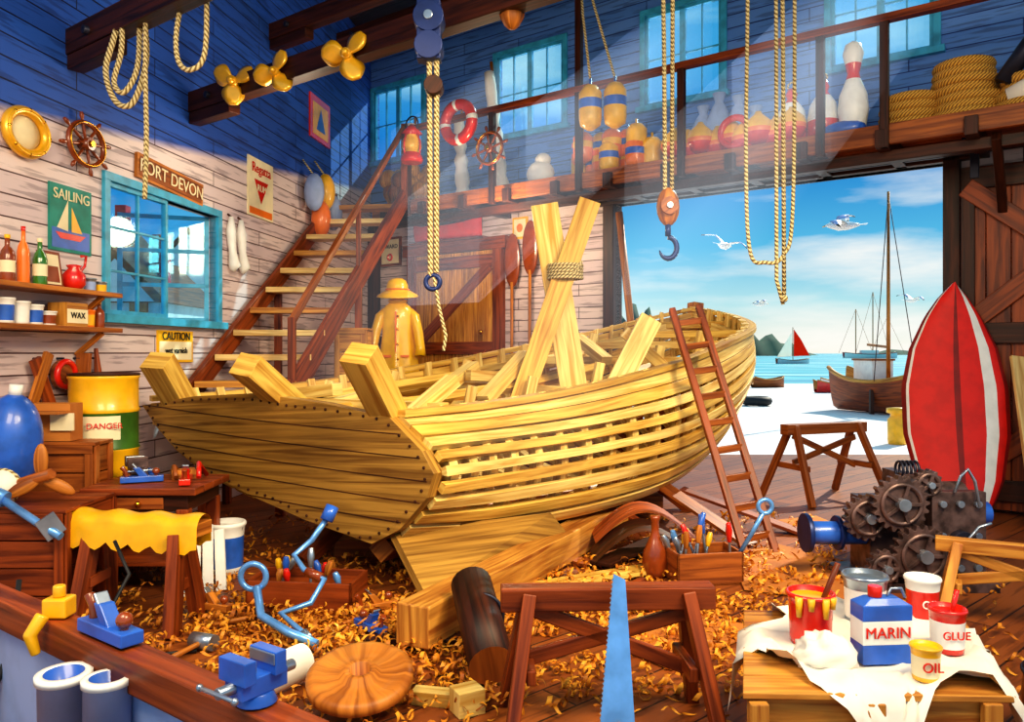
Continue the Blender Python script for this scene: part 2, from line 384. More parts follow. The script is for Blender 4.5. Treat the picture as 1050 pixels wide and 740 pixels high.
def hull(b,M,Ln,W,H,mat,matin,n=14):
    o=b.M; b.M=M; P=[];Q=[]
    for i in range(n+1):
        a=i/n; w=W/2*(math.sin(pi*min(1,.12+a*.88)))**.6 if a<.999 else .01; w=max(w,.01)
        sh=H*(.85+.35*(2*a-1)**2); row=[];row2=[]
        for j in range(9):
            q=(j/8*2-1); x=-w*math.copysign(min(1,abs(q)**.55),q); z=sh*abs(q)**1.8
            row.append((a*Ln-Ln/2,x,z)); row2.append((a*Ln-Ln/2,x*.9,max(z,H*.35)+.004))
        P.append(row);Q.append(row2)
    b.grid(P,mat); b.grid(Q,matin)
    for sgn in (0,8): b.tube([p[sgn] for p in P],H*.06,matin,6)
    b.M=o
SAILR=sailmat('red_sail','#F04A24'); SAILW=sailmat('white_sail','#FAF6EC')
b=B(); hull(b,T((54,150,-.2))@RZ(.1),6.5,2,1,WHT,MID); b.cyl((54,150,.5),(54,150,7),.07,OAK)
b.ext([(54.2,150,1.4),(57.2,150,1.6),(55.6,150,4.6),(54.2,150,6.6)],(0,.05,0),SAILR); b.ext([(53.8,150,6),(53.8,150,1.4),(50.9,150,1.2)],(0,.05,0),SAILW); b.build('sailing_boat')
b=B(); hull(b,T((147,320,-.3)),22,4,2.2,WHT,DRED)
for x,h in ((141,20),(148,27),(154,17)):
    b.cyl((x,320,1),(x,320,h),.2,OAK,n=8); b.tube([(x,320,h),(x-7,320,2)],.06,OAK,4); b.tube([(x,320,h),(x+7,320,2)],.06,OAK,4)
b.bx(143,150,319,321,1.5,3.2,WHT); b.build('anchored_schooner')
b=B(); hull(b,T((12.35,26,0))@RZ(-1.25),4.2,1.5,1.25,RED,CRT); b.bx(12,12.7,26,27.4,1.1,1.75,WHT); b.bx(11.95,12.75,25.95,27.45,1.75,1.82,MID)
b.cyl((12.35,25.6,.5),(12.35,25.6,7.3),.07,OAK,r1=.04); b.tube([(12.35,25.6,7.2),(13.2,27.5,1.2)],.015,DRK,4); b.tube([(12.35,25.6,7.2),(11.6,25,1.1)],.015,DRK,4); b.tube([(12.35,25.6,7.2),(13.0,25,1.1)],.015,DRK,4)
b.beam((12.35,25.6,2.2),(12.5,27.4,2.3),.08,.08,OAK)
for x in (11.8,12.9): b.beam((x,25.6,0),(x,25.6,.8),.12,.12,DRK)
b.build('beached_fishing_boat')
for (x,y,a,mm) in ((16.6,40,.1,REDP),(15.1,46,.3,MID),(18.2,43,-.3,WHT)):
    b=B(); hull(b,T((x,y,-.02))@RZ(a),2.2,.9,.55,mm,CRT); b.box((x,y,.3),(.15,.7,.04),PALE,RZ(a).to_3x3()); b.build('rowing_boat')
b=B(); b.ring((9.4,30,.17),.42,.17,BLK,'z'); b.ring((9.4,30,.17),.3,.06,IRON,'z'); b.build('tire')
b=B(); b.lathe([(.18,0),(.2,.1),(.2,.55),(.14,.62),(.14,.68),(.22,.7),(.22,.8),(.05,.82)],YELP,(8.54,17.3,-.02)); b.build('mooring_bollard')
def gull(x,y,z,sp,yaw,roll=0):
    M=T((x,y,z))@RZ(yaw)@RX(roll)@Matrix.Scale(sp,4); b=B(M)
    b.tube([(-.3,0,0),(-.22,0,.0),(-.1,0,0),(.05,0,.0),(.16,0,.02),(.22,0,.04),(.27,0,.04)],[.02,.045,.075,.075,.05,.042,.015],WHT,10)
    b.tube([(.26,0,.035),(.31,0,.025),(.33,0,.01)],[.014,.01,.003],YELP,6)
    for e in (-1,1): b.ball((.235,e*.033,.05),.007,BLK,n=6,k=4)
    b.hexa([(-.27,-.02,.0),(-.42,-.08,.0),(-.42,.08,.0),(-.27,.02,.0),(-.27,-.02,.012),(-.42,-.08,.008),(-.42,.08,.008),(-.27,.02,.012)],WHT)
    for e in (-1,1):
        P=[]
        for k,(yy,xf,xb,zz) in enumerate(((.03,.1,-.12,.03),(.15,.13,-.1,.1),(.27,.13,-.07,.15),(.38,.06,-.09,.13),(.46,-.02,-.1,.1),(.52,-.1,-.12,.07))):
            P.append([(xf,e*yy,zz),((xf+xb)/2,e*yy,zz+.018),(xb,e*yy,zz),((xf+xb)/2,e*yy,zz-.004)])
        b.grid(P,WHT,cj=True,mf=lambda i,j: BLK if i>=4 else (GREY if i>=1 and j<2 else WHT))
    b.build('seagull')
gull(5.45,20,4.75,1.25,.9,.35); gull(8.45,20,5.25,1.45,2.5,-.3); gull(20.5,40,4.7,1.6,.4,.2); gull(12.75,40,4.5,1.3,.1)
for (x,y,w,h) in ((-8.6,17,1.9,3.1),(-11.5,21,2.8,4.0),(-9.1,22,1.9,4.4)):
    b=B(); b.bx(x-w/2,x+w/2,y,y+3,0,h,WHT); b.ext([(x-w/2-.2,y-.1,h),(x+w/2+.2,y-.1,h),(x,y-.1,h+w*.6)],(0,3.2,0),MID)
    b.ext([(x-w/2+.1,y-.12,h+.02),(x+w/2-.1,y-.12,h+.02),(x,y-.12,h+w*.5)],(0,.05,0),WHT)
    for zz in (1.2,2.6):
        for q in (-.25,.25): b.bx(x+q*w-.2,x+q*w+.2,y-.04,y,zz,zz+.7,ORG); b.bx(x+q*w-.02,x+q*w+.02,y-.06,y,zz,zz+.7,WHT)
    b.bx(x+.3,x+.6,y+1,y+1.3,h,h+w*.6+.5,REDP)
    b.build('village_house')
# ------------------------------------------------------------ BOAT
Np=[(-.95,6.5,1.45),(-.225,7.2,1.48),(.76,8.1,1.595),(1.86,9.0,1.82),(2.72,9.9,2.09),(3.28,10.8,2.3),(3.26,11.6,2.49),(2.87,12.3,2.65)]
Mp=[(-.56,6.23,1.03),(.04,7.0,1.01),(.94,7.9,1.03),(1.93,8.8,1.14),(2.78,9.8,1.41),(3.28,10.8,1.78),(3.19,11.6,2.1),(2.82,12.25,2.2)]
Bp=[(-.94,6.5,.52),(-.225,7.2,.4),(.75,8.0,.4),(1.61,8.9,.465),(2.27,9.8,.62),(2.81,10.7,.89),(2.99,11.4,1.3),(2.74,12.15,1.4)]
Kp=[(-1.12,6.7,.4),(-.8,7.7,.3),(0,8.6,.28),(.9,9.4,.28),(1.6,10.2,.3),(2.2,11,.45),(2.6,11.7,.8),(2.72,12.1,1.3)]
FB=[(-2.45,7.54,.62),(-1.8,8.5,.5),(-.9,9.3,.5),(0,10.1,.55),(.9,10.9,.7),(1.7,11.5,.95),(2.3,11.95,1.2),(2.74,12.15,1.4)]
FM=[(-3.45,8.24,.94),(-2.8,9.0,.95),(-1.75,9.85,1.05),(-.6,10.7,1.15),(.5,11.4,1.35),(1.4,11.95,1.65),(2.2,12.25,1.95),(2.82,12.25,2.2)]
Fp=[(-3.98,8.6,1.45),(-3.1,9.1,1.5),(-1.95,9.9,1.65),(-.75,10.75,1.85),(.4,11.5,2.08),(1.4,12.05,2.3),(2.2,12.35,2.5),(2.87,12.3,2.65)]
def cr(P,t):
    n=len(P)-1; t=max(0,min(n,t)); i=min(int(t),n-1); f=t-i
    p=[V(P[max(0,min(n,i+k))]) for k in (-1,0,1,2)]
    if i==0: p[0]=p[1]*2-p[2]
    if i==n-1: p[3]=p[2]*2-p[1]
    return .5*((2*p[1])+(p[2]-p[0])*f+(2*p[0]-5*p[1]+4*p[2]-p[3])*f*f+(3*p[1]-p[0]-3*p[2]+p[3])*f**3)
def hs(u,w,near=True):
    L_=(Np,Mp,Bp,Kp) if near else (Fp,FM,FB,Kp)
    return cr([cr(Q,u) for Q in L_],w)
def hn(u,w,near=True):
    e=.02; a=hs(min(7,u+e),w,near)-hs(max(0,u-e),w,near); c=hs(u,min(3,w+e),near)-hs(u,max(0,w-e),near)
    n=a.cross(c)
    n=-n if near else n
    if n.length<1e-7: return V((0,0,-1))
    return n.normalized()
def outw(u,w,near):
    n=hn(u,w,near); c=(cr(Np,u)+cr(Fp,u))*.5; d=hs(u,w,near)-V((c.x,c.y,1.9))
    return n if n.dot(d)>0 else -n
boat=B()
def strake(near,w0,w1,th,m,u0=0,u1=7,nu=42):
    rows=[]
    for i in range(nu+1):
        u=u0+(u1-u0)*i/nu
        a,c=hs(u,w0,near),hs(u,w1,near); na,nc=outw(u,w0,near),outw(u,w1,near)
        mdl=hs(u,(w0+w1)/2,near); nm=outw(u,(w0+w1)/2,near)
        rows.append([a+na*th,mdl+nm*th,c+nc*th,c,mdl,a])
    ids=boat.grid(rows,m,cj=True,smooth=False); boat.poly(ids[0][::-1],m); boat.poly(ids[-1],m)
ns=9
for k in range(ns):
    a=2.0*k/ns; wd=2.0/ns*(.95,.84,.66,.58,.56,.58,.6,.66,.92)[k]
    strake(True,a,a+wd,.06,YEL if k%2 else YEL2)
for k in range(8):
    a=2.0*k/8; strake(False,a,a+2/8*.86,.045,YEL)
for near in (True,False):
    boat.grid([[hs(7*i/30,2.05+.95*j/4,near) for j in range(5)] for i in range(31)],RED)
nr=25
for k in range(nr):
    u=.18+6.6*k/(nr-1)
    for near in (True,False):
        rows=[]; tz=(cr(Np,min(7,u+.05))-cr(Np,max(0,u-.05))).normalized()*.045
        for j in range(15):
            w=-.04+2.98*j/14 ; w=max(0,w); p=hs(u,w,near); n=outw(u,w,near)
            if j==0: p=p+V((0,0,.09))
            rows.append([p-tz,p+tz,p+tz-n*.1,p-tz-n*.1])
        ids=boat.grid(rows,YEL2,cj=True,smooth=False); boat.poly(ids[0][::-1],YEL2)
for P,near in ((Np,True),(Fp,False)):
    for (off,dz,wd,hh,mm) in ((.02,.05,.16,.06,YEL),(-.14,-.16,.07,.14,YEL2)):
        rows=[]
        for i in range(49):
            u=7*i/48; p=cr(P,u); n=outw(u,.3,near); n=V((n.x,n.y,0)).normalized(); c=p+n*off+V((0,0,dz))
            rows.append([c-n*wd/2-V((0,0,hh/2)),c+n*wd/2-V((0,0,hh/2)),c+n*wd/2+V((0,0,hh/2)),c-n*wd/2+V((0,0,hh/2))])
        ids=boat.grid(rows,mm,cj=True,smooth=False); boat.poly(ids[0][::-1],mm)
boat.tube([cr(Kp,7*i/24)+V((0,0,.12)) for i in range(25)],.11,OAK,4,smooth=False)
boat.tube([cr(Kp,7*i/24)+V((0,0,-.08)) for i in range(25)],.12,OAK,4,smooth=False)
for u in (.7,1.5,2.3,3.6,4.5,5.3,6.1):
    a,c=cr(Np,u),cr(Fp,u); boat.beam(a+(c-a)*.03-V((0,0,.08)),c+(a-c)*.03-V((0,0,.08)),.13,.1,YEL2 if u<5 else YEL)
for q in (.3,.7):
    boat.tube([cr(Np,u)*(1-q)+cr(Fp,u)*q-V((0,0,.0)) for u in (.1,1.2,2.3,3.0)],.07,YEL,4,smooth=False)
for q,u0,u1 in ((.12,1.2,4.2),(.22,1.2,3.6),(.86,1.0,4.5)):
    boat.tube([cr(Np,u)*(1-q)+cr(Fp,u)*q-V((0,0,.16)) for u in (u0,(u0+u1)/2,u1)],.09,YEL2,4,smooth=False)
for u in (1.3,1.9,2.6,3.4,4.2):
    for q in (.2,.8):
        p=cr(Np,u)*(1-q)+cr(Fp,u)*q; boat.beam(p-V((0,0,.4)),p+V((.12,.02,.16)),.1,.1,YEL2)
for (a,c) in (((-.3,8.2,1.5),(.15,8.9,1.98)),((-.9,8.6,1.5),(-.45,9.3,1.85)),((.3,9.3,1.7),(-.5,8.9,1.75)),((1.2,9.9,1.9),(.9,10.6,2.2))): boat.beam(a,c,.15,.12,YEL2)
boat.tube([(2.55,11.6,.55),(2.74,12.1,1.1),(2.86,12.35,1.8),(2.93,12.45,2.8)],[.14,.14,.14,.13],OAK,4,smooth=False)
tp=[(-3.98,8.6,1.43),(-3.75,8.45,1.2),(-3.45,8.24,.98),(-2.95,7.89,.78),(-2.45,7.54,.64),(-1.8,7.09,.5),(-1.12,6.62,.4),(-.86,6.44,.56),(-.62,6.27,.85),(-.56,6.23,1.05),(-.66,6.3,1.22),(-.95,6.5,1.47),(-1.6,6.95,1.56),(-2.39,7.5,1.62),(-3.2,8.06,1.56)]
tn=V((-.57,-.82,0))
boat.ext([V(p)-tn*.02 for p in tp],tn*.12,TRA)
c0=V((-2.1,7.3,1.0))
for i in range(len(tp)):
    a,c=V(tp[i]),V(tp[(i+1)%len(tp)])
    for k in range(int((c-a).length/.16)+1):
        p=a+(c-a)*((k+.5)/(int((c-a).length/.16)+1)); p=p+(c0-p).normalized()*.07
        boat.cyl(p+tn*.09,p+tn*.112,.013,DRK,n=8)
for zz in (.62,.8,.98,1.16,1.34):
    xs=[]
    for q in range(60):
        t_=q/59; xy=V((-3.98,8.6,0))*(1-t_)+V((-.56,6.23,0))*t_; z=zz-.03*math.sin(pi*t_)+(.10*(1-t_))
        ins=False; P2=[((V(p)-V((-.56,6.23,0))).xy.length,p[2]) for p in tp]; X=(xy-V((-.56,6.23,0))).xy.length
        for i in range(len(P2)):
            (x1,z1),(x2,z2)=P2[i],P2[(i+1)%len(P2)]
            if (z1>z)!=(z2>z) and X<(x2-x1)*(z-z1)/(z2-z1)+x1: ins=not ins
        if ins: xs.append(V((xy.x,xy.y,z))+tn*.1)
    if len(xs)>2: boat.tube(xs,.006,DRK,5)
for a,c,w in (((-1.0,6.75,1.35),(-1.2,6.1,2.0),.25),((-2.1,7.6,1.45),(-2.38,6.95,1.9),.26),((-3.55,8.45,1.4),(-3.62,7.95,1.93),.27)):
    boat.beam(a,c,w,w*.85,YEL,up=(0,-.3,1))
for a,c in (((-1.0,6.7,1.35),(-.55,7.3,1.75)),((-1.9,7.6,1.45),(-1.35,8.1,1.6)),((-3.2,8.5,1.45),(-1.7,7.6,1.65)),((-2.2,7.9,1.5),(-.6,6.9,1.5))):
    boat.beam(a,c,.14,.12,YEL2)
boat.ext([(-1.05,6.55,.5),(-.72,6.05,.12),(-.35,6.4,.1),(.45,7.4,.3),(.3,7.3,.5)],(.06,-.05,.02),TRA)
boat.beam((.05,8.55,1.35),(.86,8.6,3.68),.24,.09,YEL,up=(0,1,0)); boat.beam((.73,8.7,1.35),(.36,8.72,3.66),.3,.09,YEL2,up=(0,1,0))
boat.beam((1.1,8.7,1.5),(1.62,9.1,2.4),.26,.08,YEL2,up=(0,1,0)); boat.beam((1.9,9.6,1.8),(1.35,9.3,2.25),.14,.08,YEL2,up=(0,1,0))
for k in range(5): boat.ring((.59,8.64,2.83+k*.035),.17,.018,ROPE,'z',n=18,k=6,sx=1.1)
boat.tube([(.62,8.5,2.85),(.7,8.48,2.9),(.76,8.48,3.0),(.72,8.5,2.95)],.016,ROPE,6)
boat.build('wooden_boat_under_construction',.004)
b=B(); b.beam((-.66,5.15,.2),(1.3,9.1,.16),.26,.28,CRT); b.bx(-1.0,-.2,5.3,5.45,0,.06,DRK); b.build('keel_slipway_timber',.012)
b=B()
for (x,y,x2,y2,h) in ((.2,7.75,-.5,8.3,.38),(1.5,8.8,.8,9.3,.4),(-2.0,7.5,-1.5,7.9,.5),(2.3,9.9,1.7,10.3,.45)):
    b.beam((x,y,0),(x2,y2,h),.14,.14,RED); b.bx(x2-.25,x2+.25,y2-.25,y2+.25,0,.16,MID)
b.build('hull_shoring_blocks',.01)
# ------------------------------------------------------------ ladder
b=B(); A0,A1=V((2.27,7.55,0)),V((2.64,7.8,0)); C0,C1=V((1.83,8.93,2.5)),V((2.17,9.08,2.55))
b.beam(A0,C0,.07,.09,RED,up=(0,1,0)); b.beam(A1,C1,.07,.09,RED,up=(0,1,0))
for k in range(9): t_=.07+k*.108; b.beam(A0.lerp(C0,t_),A1.lerp(C1,t_),.05,.07,MID)
b.build('ladder',.006)
# ------------------------------------------------------------ staircase
b=B(); L0,L1=V((-3.94,9.55,1.5)),V((-3.22,14.35,4.8)); R0,R1=V((-2.75,9.75,1.5)),V((-1.95,14.15,4.8))
b.beam(L0,L1,.07,.28,RED); b.beam(R0,R1,.08,.34,RED)
n=10
for k in range(n):
    t_=(k+.35)/n; a=L0.lerp(L1,t_);c=R0.lerp(R1,t_); b.beam(a,c,.36,.08,PALE if k%3 else CRT)
for p in (L0.lerp(L1,.5),R0.lerp(R1,.5)): b.beam((p.x,p.y,0),p-V((0,0,.15)),.1,.1,RED)
b.bx(-3.9,-2.75,9.5,10.5,1.33,1.42,RED)
for x,y in ((-3.8,9.6),(-2.85,9.6),(-3.8,10.4),(-2.85,10.4)): b.beam((x,y,0),(x,y,1.35),.1,.1,RED)
b.beam(R1+V((0,0,-.1)),R1+V((0,0,1.35)),.11,.11,RED); b.beam(R0+V((0,0,-.1)),R0+V((0,0,.95)),.09,.09,RED)
b.beam(R1+V((0,0,1.3)),R0+V((0,0,.9)),.07,.09,MID)
b.beam(R0.lerp(R1,.5),R0.lerp(R1,.5)+V((0,0,1.05)),.07,.07,RED)
b.build('staircase',.006)
# ------------------------------------------------------------ saw horses
def sawhorse(p0,p1,z,m,m2,th=.14,sp=.28,brace=True,name='sawhorse'):
    b=B(); p0=V((p0[0],p0[1],z));p1=V((p1[0],p1[1],z)); d=(p1-p0).normalized(); n=V((-d.y,d.x,0))
    b.beam(p0-V((0,0,th/2)),p1-V((0,0,th/2)),th*1.1,th,m)
    for p,sg in ((p0+d*.15,-1),(p1-d*.15,1)):
        for e in (-1,1):
            b.beam(p+n*e*.05-V((0,0,.03)),V((p.x,p.y,0))+n*e*sp+d*sg*.12,.09,.07,m2,up=d)
        if brace: b.beam(p+n*sp*.62-V((0,0,z*.55)),p-n*sp*.62-V((0,0,z*.55)),.05,.08,m2)
    if brace: b.beam(p0+d*.15-V((0,0,z*.5)),p1-d*.15-V((0,0,z*.2)),.04,.08,m2); b.beam(p1-d*.15-V((0,0,z*.58)),p0+d*.15-V((0,0,z*.15)),.04,.08,m2)
    return b.build(name,.008)
sawhorse((-.06,4.15),(1.08,4.2),.76,RED,RED,.12,.3)
sawhorse((3.66,10.5),(4.95,11.0),1.04,MID,MID,.14,.5)
sawhorse((3.2,5.9),(4.2,5.35),.62,CRT,CRT,.1,.25)
b=B(); P=V((-3.35,5.95,.72)); Q=V((-2.25,5.7,.72))
b.beam(P,Q,.2,.1,OAK)
rows=[]
for i in range(25):
    t_=i/24; c=P.lerp(Q,t_); row=[]
    for j in range(11):
        a=pi*j/10; row.append((c.x,c.y-math.cos(a)*.14, c.z-.05+ (.15+.012*math.sin(i*.9))*math.sin(a)**.6+(-.05-.07*abs(math.sin(i*.8)) if j in (0,10) else 0)))
    rows.append(row)
b.grid(rows,YELP)
for p,sg in ((P+V((.2,-.02,0)),-1),(Q-V((.18,-.02,0)),1)):
    for e in (-1,1): b.beam((p.x,p.y+e*.06,.68),(p.x+sg*.04,p.y+e*.24,0),.16,.08,RED,up=(1,0,0))
    b.beam((p.x,p.y-.15,.3),(p.x,p.y+.15,.3),.06,.08,RED)
b.build('glue_covered_trestle',.006)
# ------------------------------------------------------------ left side furniture
def crate(x0,x1,y0,y1,z0,z1,m,name='wooden_crate',rows=4,fr=True,top=True):
    b=B(); h=(z1-z0)/rows; t=.03
    for k in range(rows):
        a,c=z0+k*h+.005,z0+(k+1)*h-.005
        b.bx(x0,x1,y0,y0+t,a,c,m); b.bx(x0,x1,y1-t,y1,a,c,m); b.bx(x0,x0+t,y0,y1,a,c,m); b.bx(x1-t,x1,y0,y1,a,c,m)
    if fr:
        for x in (x0,x1-.07):
            b.bx(x,x+.07,y0-.02,y0,z0,z1,m); b.bx(x,x+.07,y1,y1+.02,z0,z1,m)
        for y in (y0,y1-.07): b.bx(x1,x1+.02,y,y+.07,z0,z1,m); b.bx(x0-.02,x0,y,y+.07,z0,z1,m)
        for z in (z0,z1-.07): b.bx(x0,x1,y0-.025,y0-.001,z,z+.07,m)
    if top:
        nn=4; w=(y1-y0)/nn
        for k in range(nn): b.bx(x0-.02,x1+.02,y0+k*w+.004-.02,y0+(k+1)*w-.004,z1,z1+.03,m)
    else: b.bx(x0+t,x1-t,y0+t,y1-t,z0,z0+.03,m)
    return b.build(name,.005)
crate(-4.38,-3.62,6.75,7.05,0,1.2,MID,rows=5)
crate(-4.2,-3.58,7.1,7.75,0,.75,MID,rows=4)
crate(-4.4,-3.3,5.75,6.5,0,.82,RED,'tool_chest',rows=4)
crate(-2.65,-2.2,11.7,12.3,0,2.35,CRT,rows=7)
b=B(M=None); b.bx(-4.22,-3.84,6.78,6.98,1.235,1.56,CARD); b.bx(-4.22,-3.84,6.6,6.78,1.48,1.5,CARD); bb=b.build('cardboard_box')
b=B(); b.bx(-4.0,-3.8,6.755,6.775,1.33,1.48,CREAM); b.build('box_label',parent=bb)
b=B(); pr=[(.29,0),(.3,.02),(.3,.3),(.315,.32),(.3,.34),(.3,.66),(.315,.68),(.3,.7),(.3,.97),(.315,.99),(.3,1.01),(.28,1.0),(.28,.97)]
pr=[(a,c,YELP if c>.6 or .0<c<.32 else GRNP) for a,c in pr]
b.lathe(pr,GRNP,(-3.88,7.42,.785),n=32); b.ring((-3.88,7.42,1.8),.3,.014,DRK,'z')
dr=b.build('oil_drum')
M=frame((-3.88,7.42,1.2),(1,.42,0)); b=B(M); rows=[[( .303*math.sin(a),-.303*math.cos(a),z) for z in (0,.22)] for a in [(-.5+i/8)*1.1 for i in range(9)]]; b.grid(rows,CREAM); b.build('drum_label',parent=dr)
text('DANGER',M,.03,.13,.075,REDP,dr,y=-.31)
b=B(); 
for k in range(4): b.bx(-3.58,-2.62,6.45+k*.2,6.64+k*.2,.82,.88,RED)
b.bx(-3.5,-2.7,6.5,7.2,.68,.82,DRK)
for x in (-3.48,-2.74):
    for y in (6.52,7.15): b.beam((x,y,0),(x,y,.7),.1,.1,RED)
b.bx(-3.5,-2.7,6.5,7.2,.22,.26,RED); b.bx(-3.3,-2.9,6.48,6.5,.7,.8,MID); b.ball((-3.1,6.46,.75),.025,BRASS)
b.build('workbench',.008)
def plane(M,name='hand_plane',m=BLUEP):
    b=B(M); b.box((0,0,.03),(.34,.09,.05),m); b.ext([(-.02,-.03,.05),(.05,-.03,.05),(-.02,-.03,.13),(-.07,-.03,.13)],(0,.06,0),m)
    b.ball((.11,0,.09),.032,BROWNP); b.cyl((.11,0,.05),(.11,0,.08),.015,BROWNP); b.tube([(-.12,0,.05),(-.13,0,.1),(-.16,0,.14)],[.02,.018,.022],BROWNP,8)
    b.box((-.03,0,.11),(.012,.055,.14),STEEL,RY(-.7).to_3x3()); b.build(name,.005)
plane(T((-3.2,6.75,.885))@RZ(.4)); plane(T((-2.8,6.7,.885))@RZ(1.9),m=REDP)
plane(T((-1.05,6.0,.03))@RZ(.6),m=OAK); plane(T((-2.3,6.0,.03))@RZ(-.4),m=OAK); plane(T((-1.0,5.55,.03))@RZ(2.3),m=BLUEP)
def mallet(x,y,a,m):
    b=B(T((x,y,0))@RZ(a)); b.cyl((-.28,0,.05),(.06,0,.06),.018,OAK,n=10); b.cyl((.06,-.09,.06),(.06,.09,.06),.055,m,n=14); b.build('mallet')
mallet(-1.9,5.75,.5,DRK); mallet(1.0,6.55,-.6,RED); mallet(-2.1,5.2,1.2,STEEL)
def vise(M,s=1,m=BLUEP,name='bench_vise'):
    b=B(M@Matrix.Scale(s,4)); b.cyl((0,0,0),(0,0,.05),.09,m,r1=.07); b.box((0,0,.09),(.12,.24,.08),m); b.box((0,-.1,.17),(.18,.06,.1),m); b.box((0,.06,.17),(.18,.06,.1),m)
    b.box((0,-.068,.19),(.17,.008,.05),STEEL); b.box((0,.028,.19),(.17,.008,.05),STEEL)
    b.cyl((0,-.2,.1),(0,.2,.1),.025,STEEL); b.cyl((-.12,-.2,.1),(.12,-.2,.1),.01,STEEL)
    for x in (-.12,.12): b.ball((x,-.2,.1),.017,STEEL,n=8,k=6)
    b.build(name,.008)
vise(T((-3.35,6.95,.885))@RZ(.6),.9,RUST)
b=B()
for k in range(4): b.tube([(-3.5+.24*k,7.1,.9),(-3.45+.22*k,6.95,.93+.03*k),(-3.35+.2*k,6.85,.91)],.022,(OAK,BLUEP,MID,REDP)[k],8)
b.box((-2.95,7.0,.92),(.2,.14,.08),OAK,RZ(.5).to_3x3()); b.build('hand_tool_pile')
def pail(x,y,z,r,h,m,m2,name,label=None,handle=True,lid=False,drip=None):
    b=B(); pr=[(r*.86,0,m2),(r*.88,h*.12,m),(r*.92,h*.72,m2),(r*.98,h*.9,m2),(r*1.05,h*.93,m2),(r*1.05,h*.97,m2),(r,h,m2),(r*.93,h,m2),(r*.9,h*.9,drip or m2)]
    b.lathe(pr,m,(x,y,z),n=24)
    if handle: b.ring((x,y-r*.2,z+h*.95),r*.95,.008,STEEL,'y',a0=pi,a1=2*pi,n=14,k=6)
    if drip:
        for a in (-2.4,-1.9,-1.3,-.9): b.tube([(x+r*1.03*math.cos(a),y+r*1.03*math.sin(a),z+h*.98),(x+r*1.03*math.cos(a),y+r*1.03*math.sin(a),z+h*(.5+.3*R()))],[.02,.013],drip,8)
    o=b.build(name)
    if label: text(label[0],T((x,y,z)),0,h*.45,label[1],label[2],o,y=-r*.97)
    return o
pail(-2.62,7.15,.0,.17,.46,BLUEP,WHT,'paint_bucket')
b=B()
for k in range(4): b.beam((-2.72+k*.09,6.4+k*.06,0),(-2.78+k*.08,6.62+k*.05,.62-.05*k),.085,.02,WHT,up=(0,1,0))
b.build('board_offcuts')
b=B(); b.ball((-4.02,6.25,1.27),(.23,.23,.41),BLUEP,rot=RY(.1).to_3x3(),n=24,k=14); b.cyl((-3.98,6.25,1.66),(-3.97,6.25,1.75),.05,WHT); b.build('fender_buoy')
b=B(); b.ball((-3.85,5.9,.99),.13,CLOTH); b.ring((-3.85,5.9,.99),.13,.012,ROPE,'y'); b.build('net_float')
b=B(); b.cyl((-4.1,6.0,.9),(-3.45,5.85,1.1),.04,MID); 
for a in (0,2.1,4.2):
    rot=(RZ(.4)@RY(a)).to_3x3(); b.ball(V((-3.55,5.88,1.06))+rot@V((0,0,.13)),(.05,.025,.13),OAK,rot=rot)
b.build('wooden_propeller')
b=B(); b.tube([(-3.75,5.7,.95),(-3.4,5.65,.75),(-3.25,5.62,.68)],.03,BSTEEL,10); b.cyl((-3.85,5.7,1.0),(-3.7,5.7,.93),.06,BSTEEL); b.beam((-3.36,5.6,.82),(-3.3,5.66,.68),.02,.14,STEEL); b.build('bar_clamp')
def toolbox(M,L_,W_,H_,m,name):
    b=B(M); t=.025
    b.bx(-L_/2,L_/2,-W_/2,W_/2,0,t,m); 
    for y in (-W_/2,W_/2-t): b.bx(-L_/2,L_/2,y,y+t,0,H_,m)
    for x in (-L_/2,L_/2-t): b.bx(x,x+t,-W_/2,W_/2,0,H_*1.0,m)
    cols=[BLUEP,REDP,STEEL,OAK,YELP,BSTEEL]
    for k in range(11):
        x=U(-L_/2+.08,L_/2-.08); y=U(-W_/2+.06,W_/2-.06); h=H_*U(1.1,1.9); dx=U(-.15,.15); dy=U(-.08,.08)
        b.cyl((x,y,.05),(x+dx,y+dy,h),.012,STEEL,n=8); b.tube([(x+dx*.7,y+dy*.7,h*.75),(x+dx*.9,y+dy*.9,h*.95),(x+dx*1.1,y+dy*1.1,h*1.1)],[.018,.03,.02],cols[k%6],10)
    b.build(name,.005)
toolbox(T((-1.62,6.2,0))@RZ(-.12),.85,.42,.24,RED,'tool_box')
toolbox(T((1.68,6.9,0))@RZ(.15),.6,.4,.28,MID,'tool_box')
b=B(); b.tube([(1.95,6.8,.2),(2.08,6.75,.45),(2.16,6.72,.62)],.02,BSTEEL,8); b.ring((2.18,6.72,.68),.06,.02,BSTEEL,'y',n=16); b.build('ring_spanner')
b=B(); b.lathe([(.02,0),(.1,.01),(.12,.08),(.11,.22),(.06,.33),(.035,.4),(.035,.5),(.045,.52),(.045,.55),(.02,.55)],BROWNP,(1.28,6.98,0)); b.build('stoneware_bottle')
b=B(); S=lambda x,z,y=5.6:(x,y,z)
b.tube([S(-1.38,.78,5.9),S(-1.5,.6,5.85),S(-1.62,.5,5.8),S(-1.52,.42,5.7),S(-1.36,.36,5.65),S(-1.42,.24,5.5),S(-1.6,.2,5.4),S(-1.42,.1,5.3),S(-1.3,.02,5.2)],.022,BSTEEL,10)
b.cyl(S(-1.36,.84,5.92),S(-1.4,.74,5.88),.05,BLUEP); b.cyl(S(-1.5,.41,5.69),S(-1.38,.37,5.66),.035,BROWNP); b.cyl(S(-1.42,.1,5.3),S(-1.36,.06,5.25),.035,STEEL)
b.build('carpenters_brace')
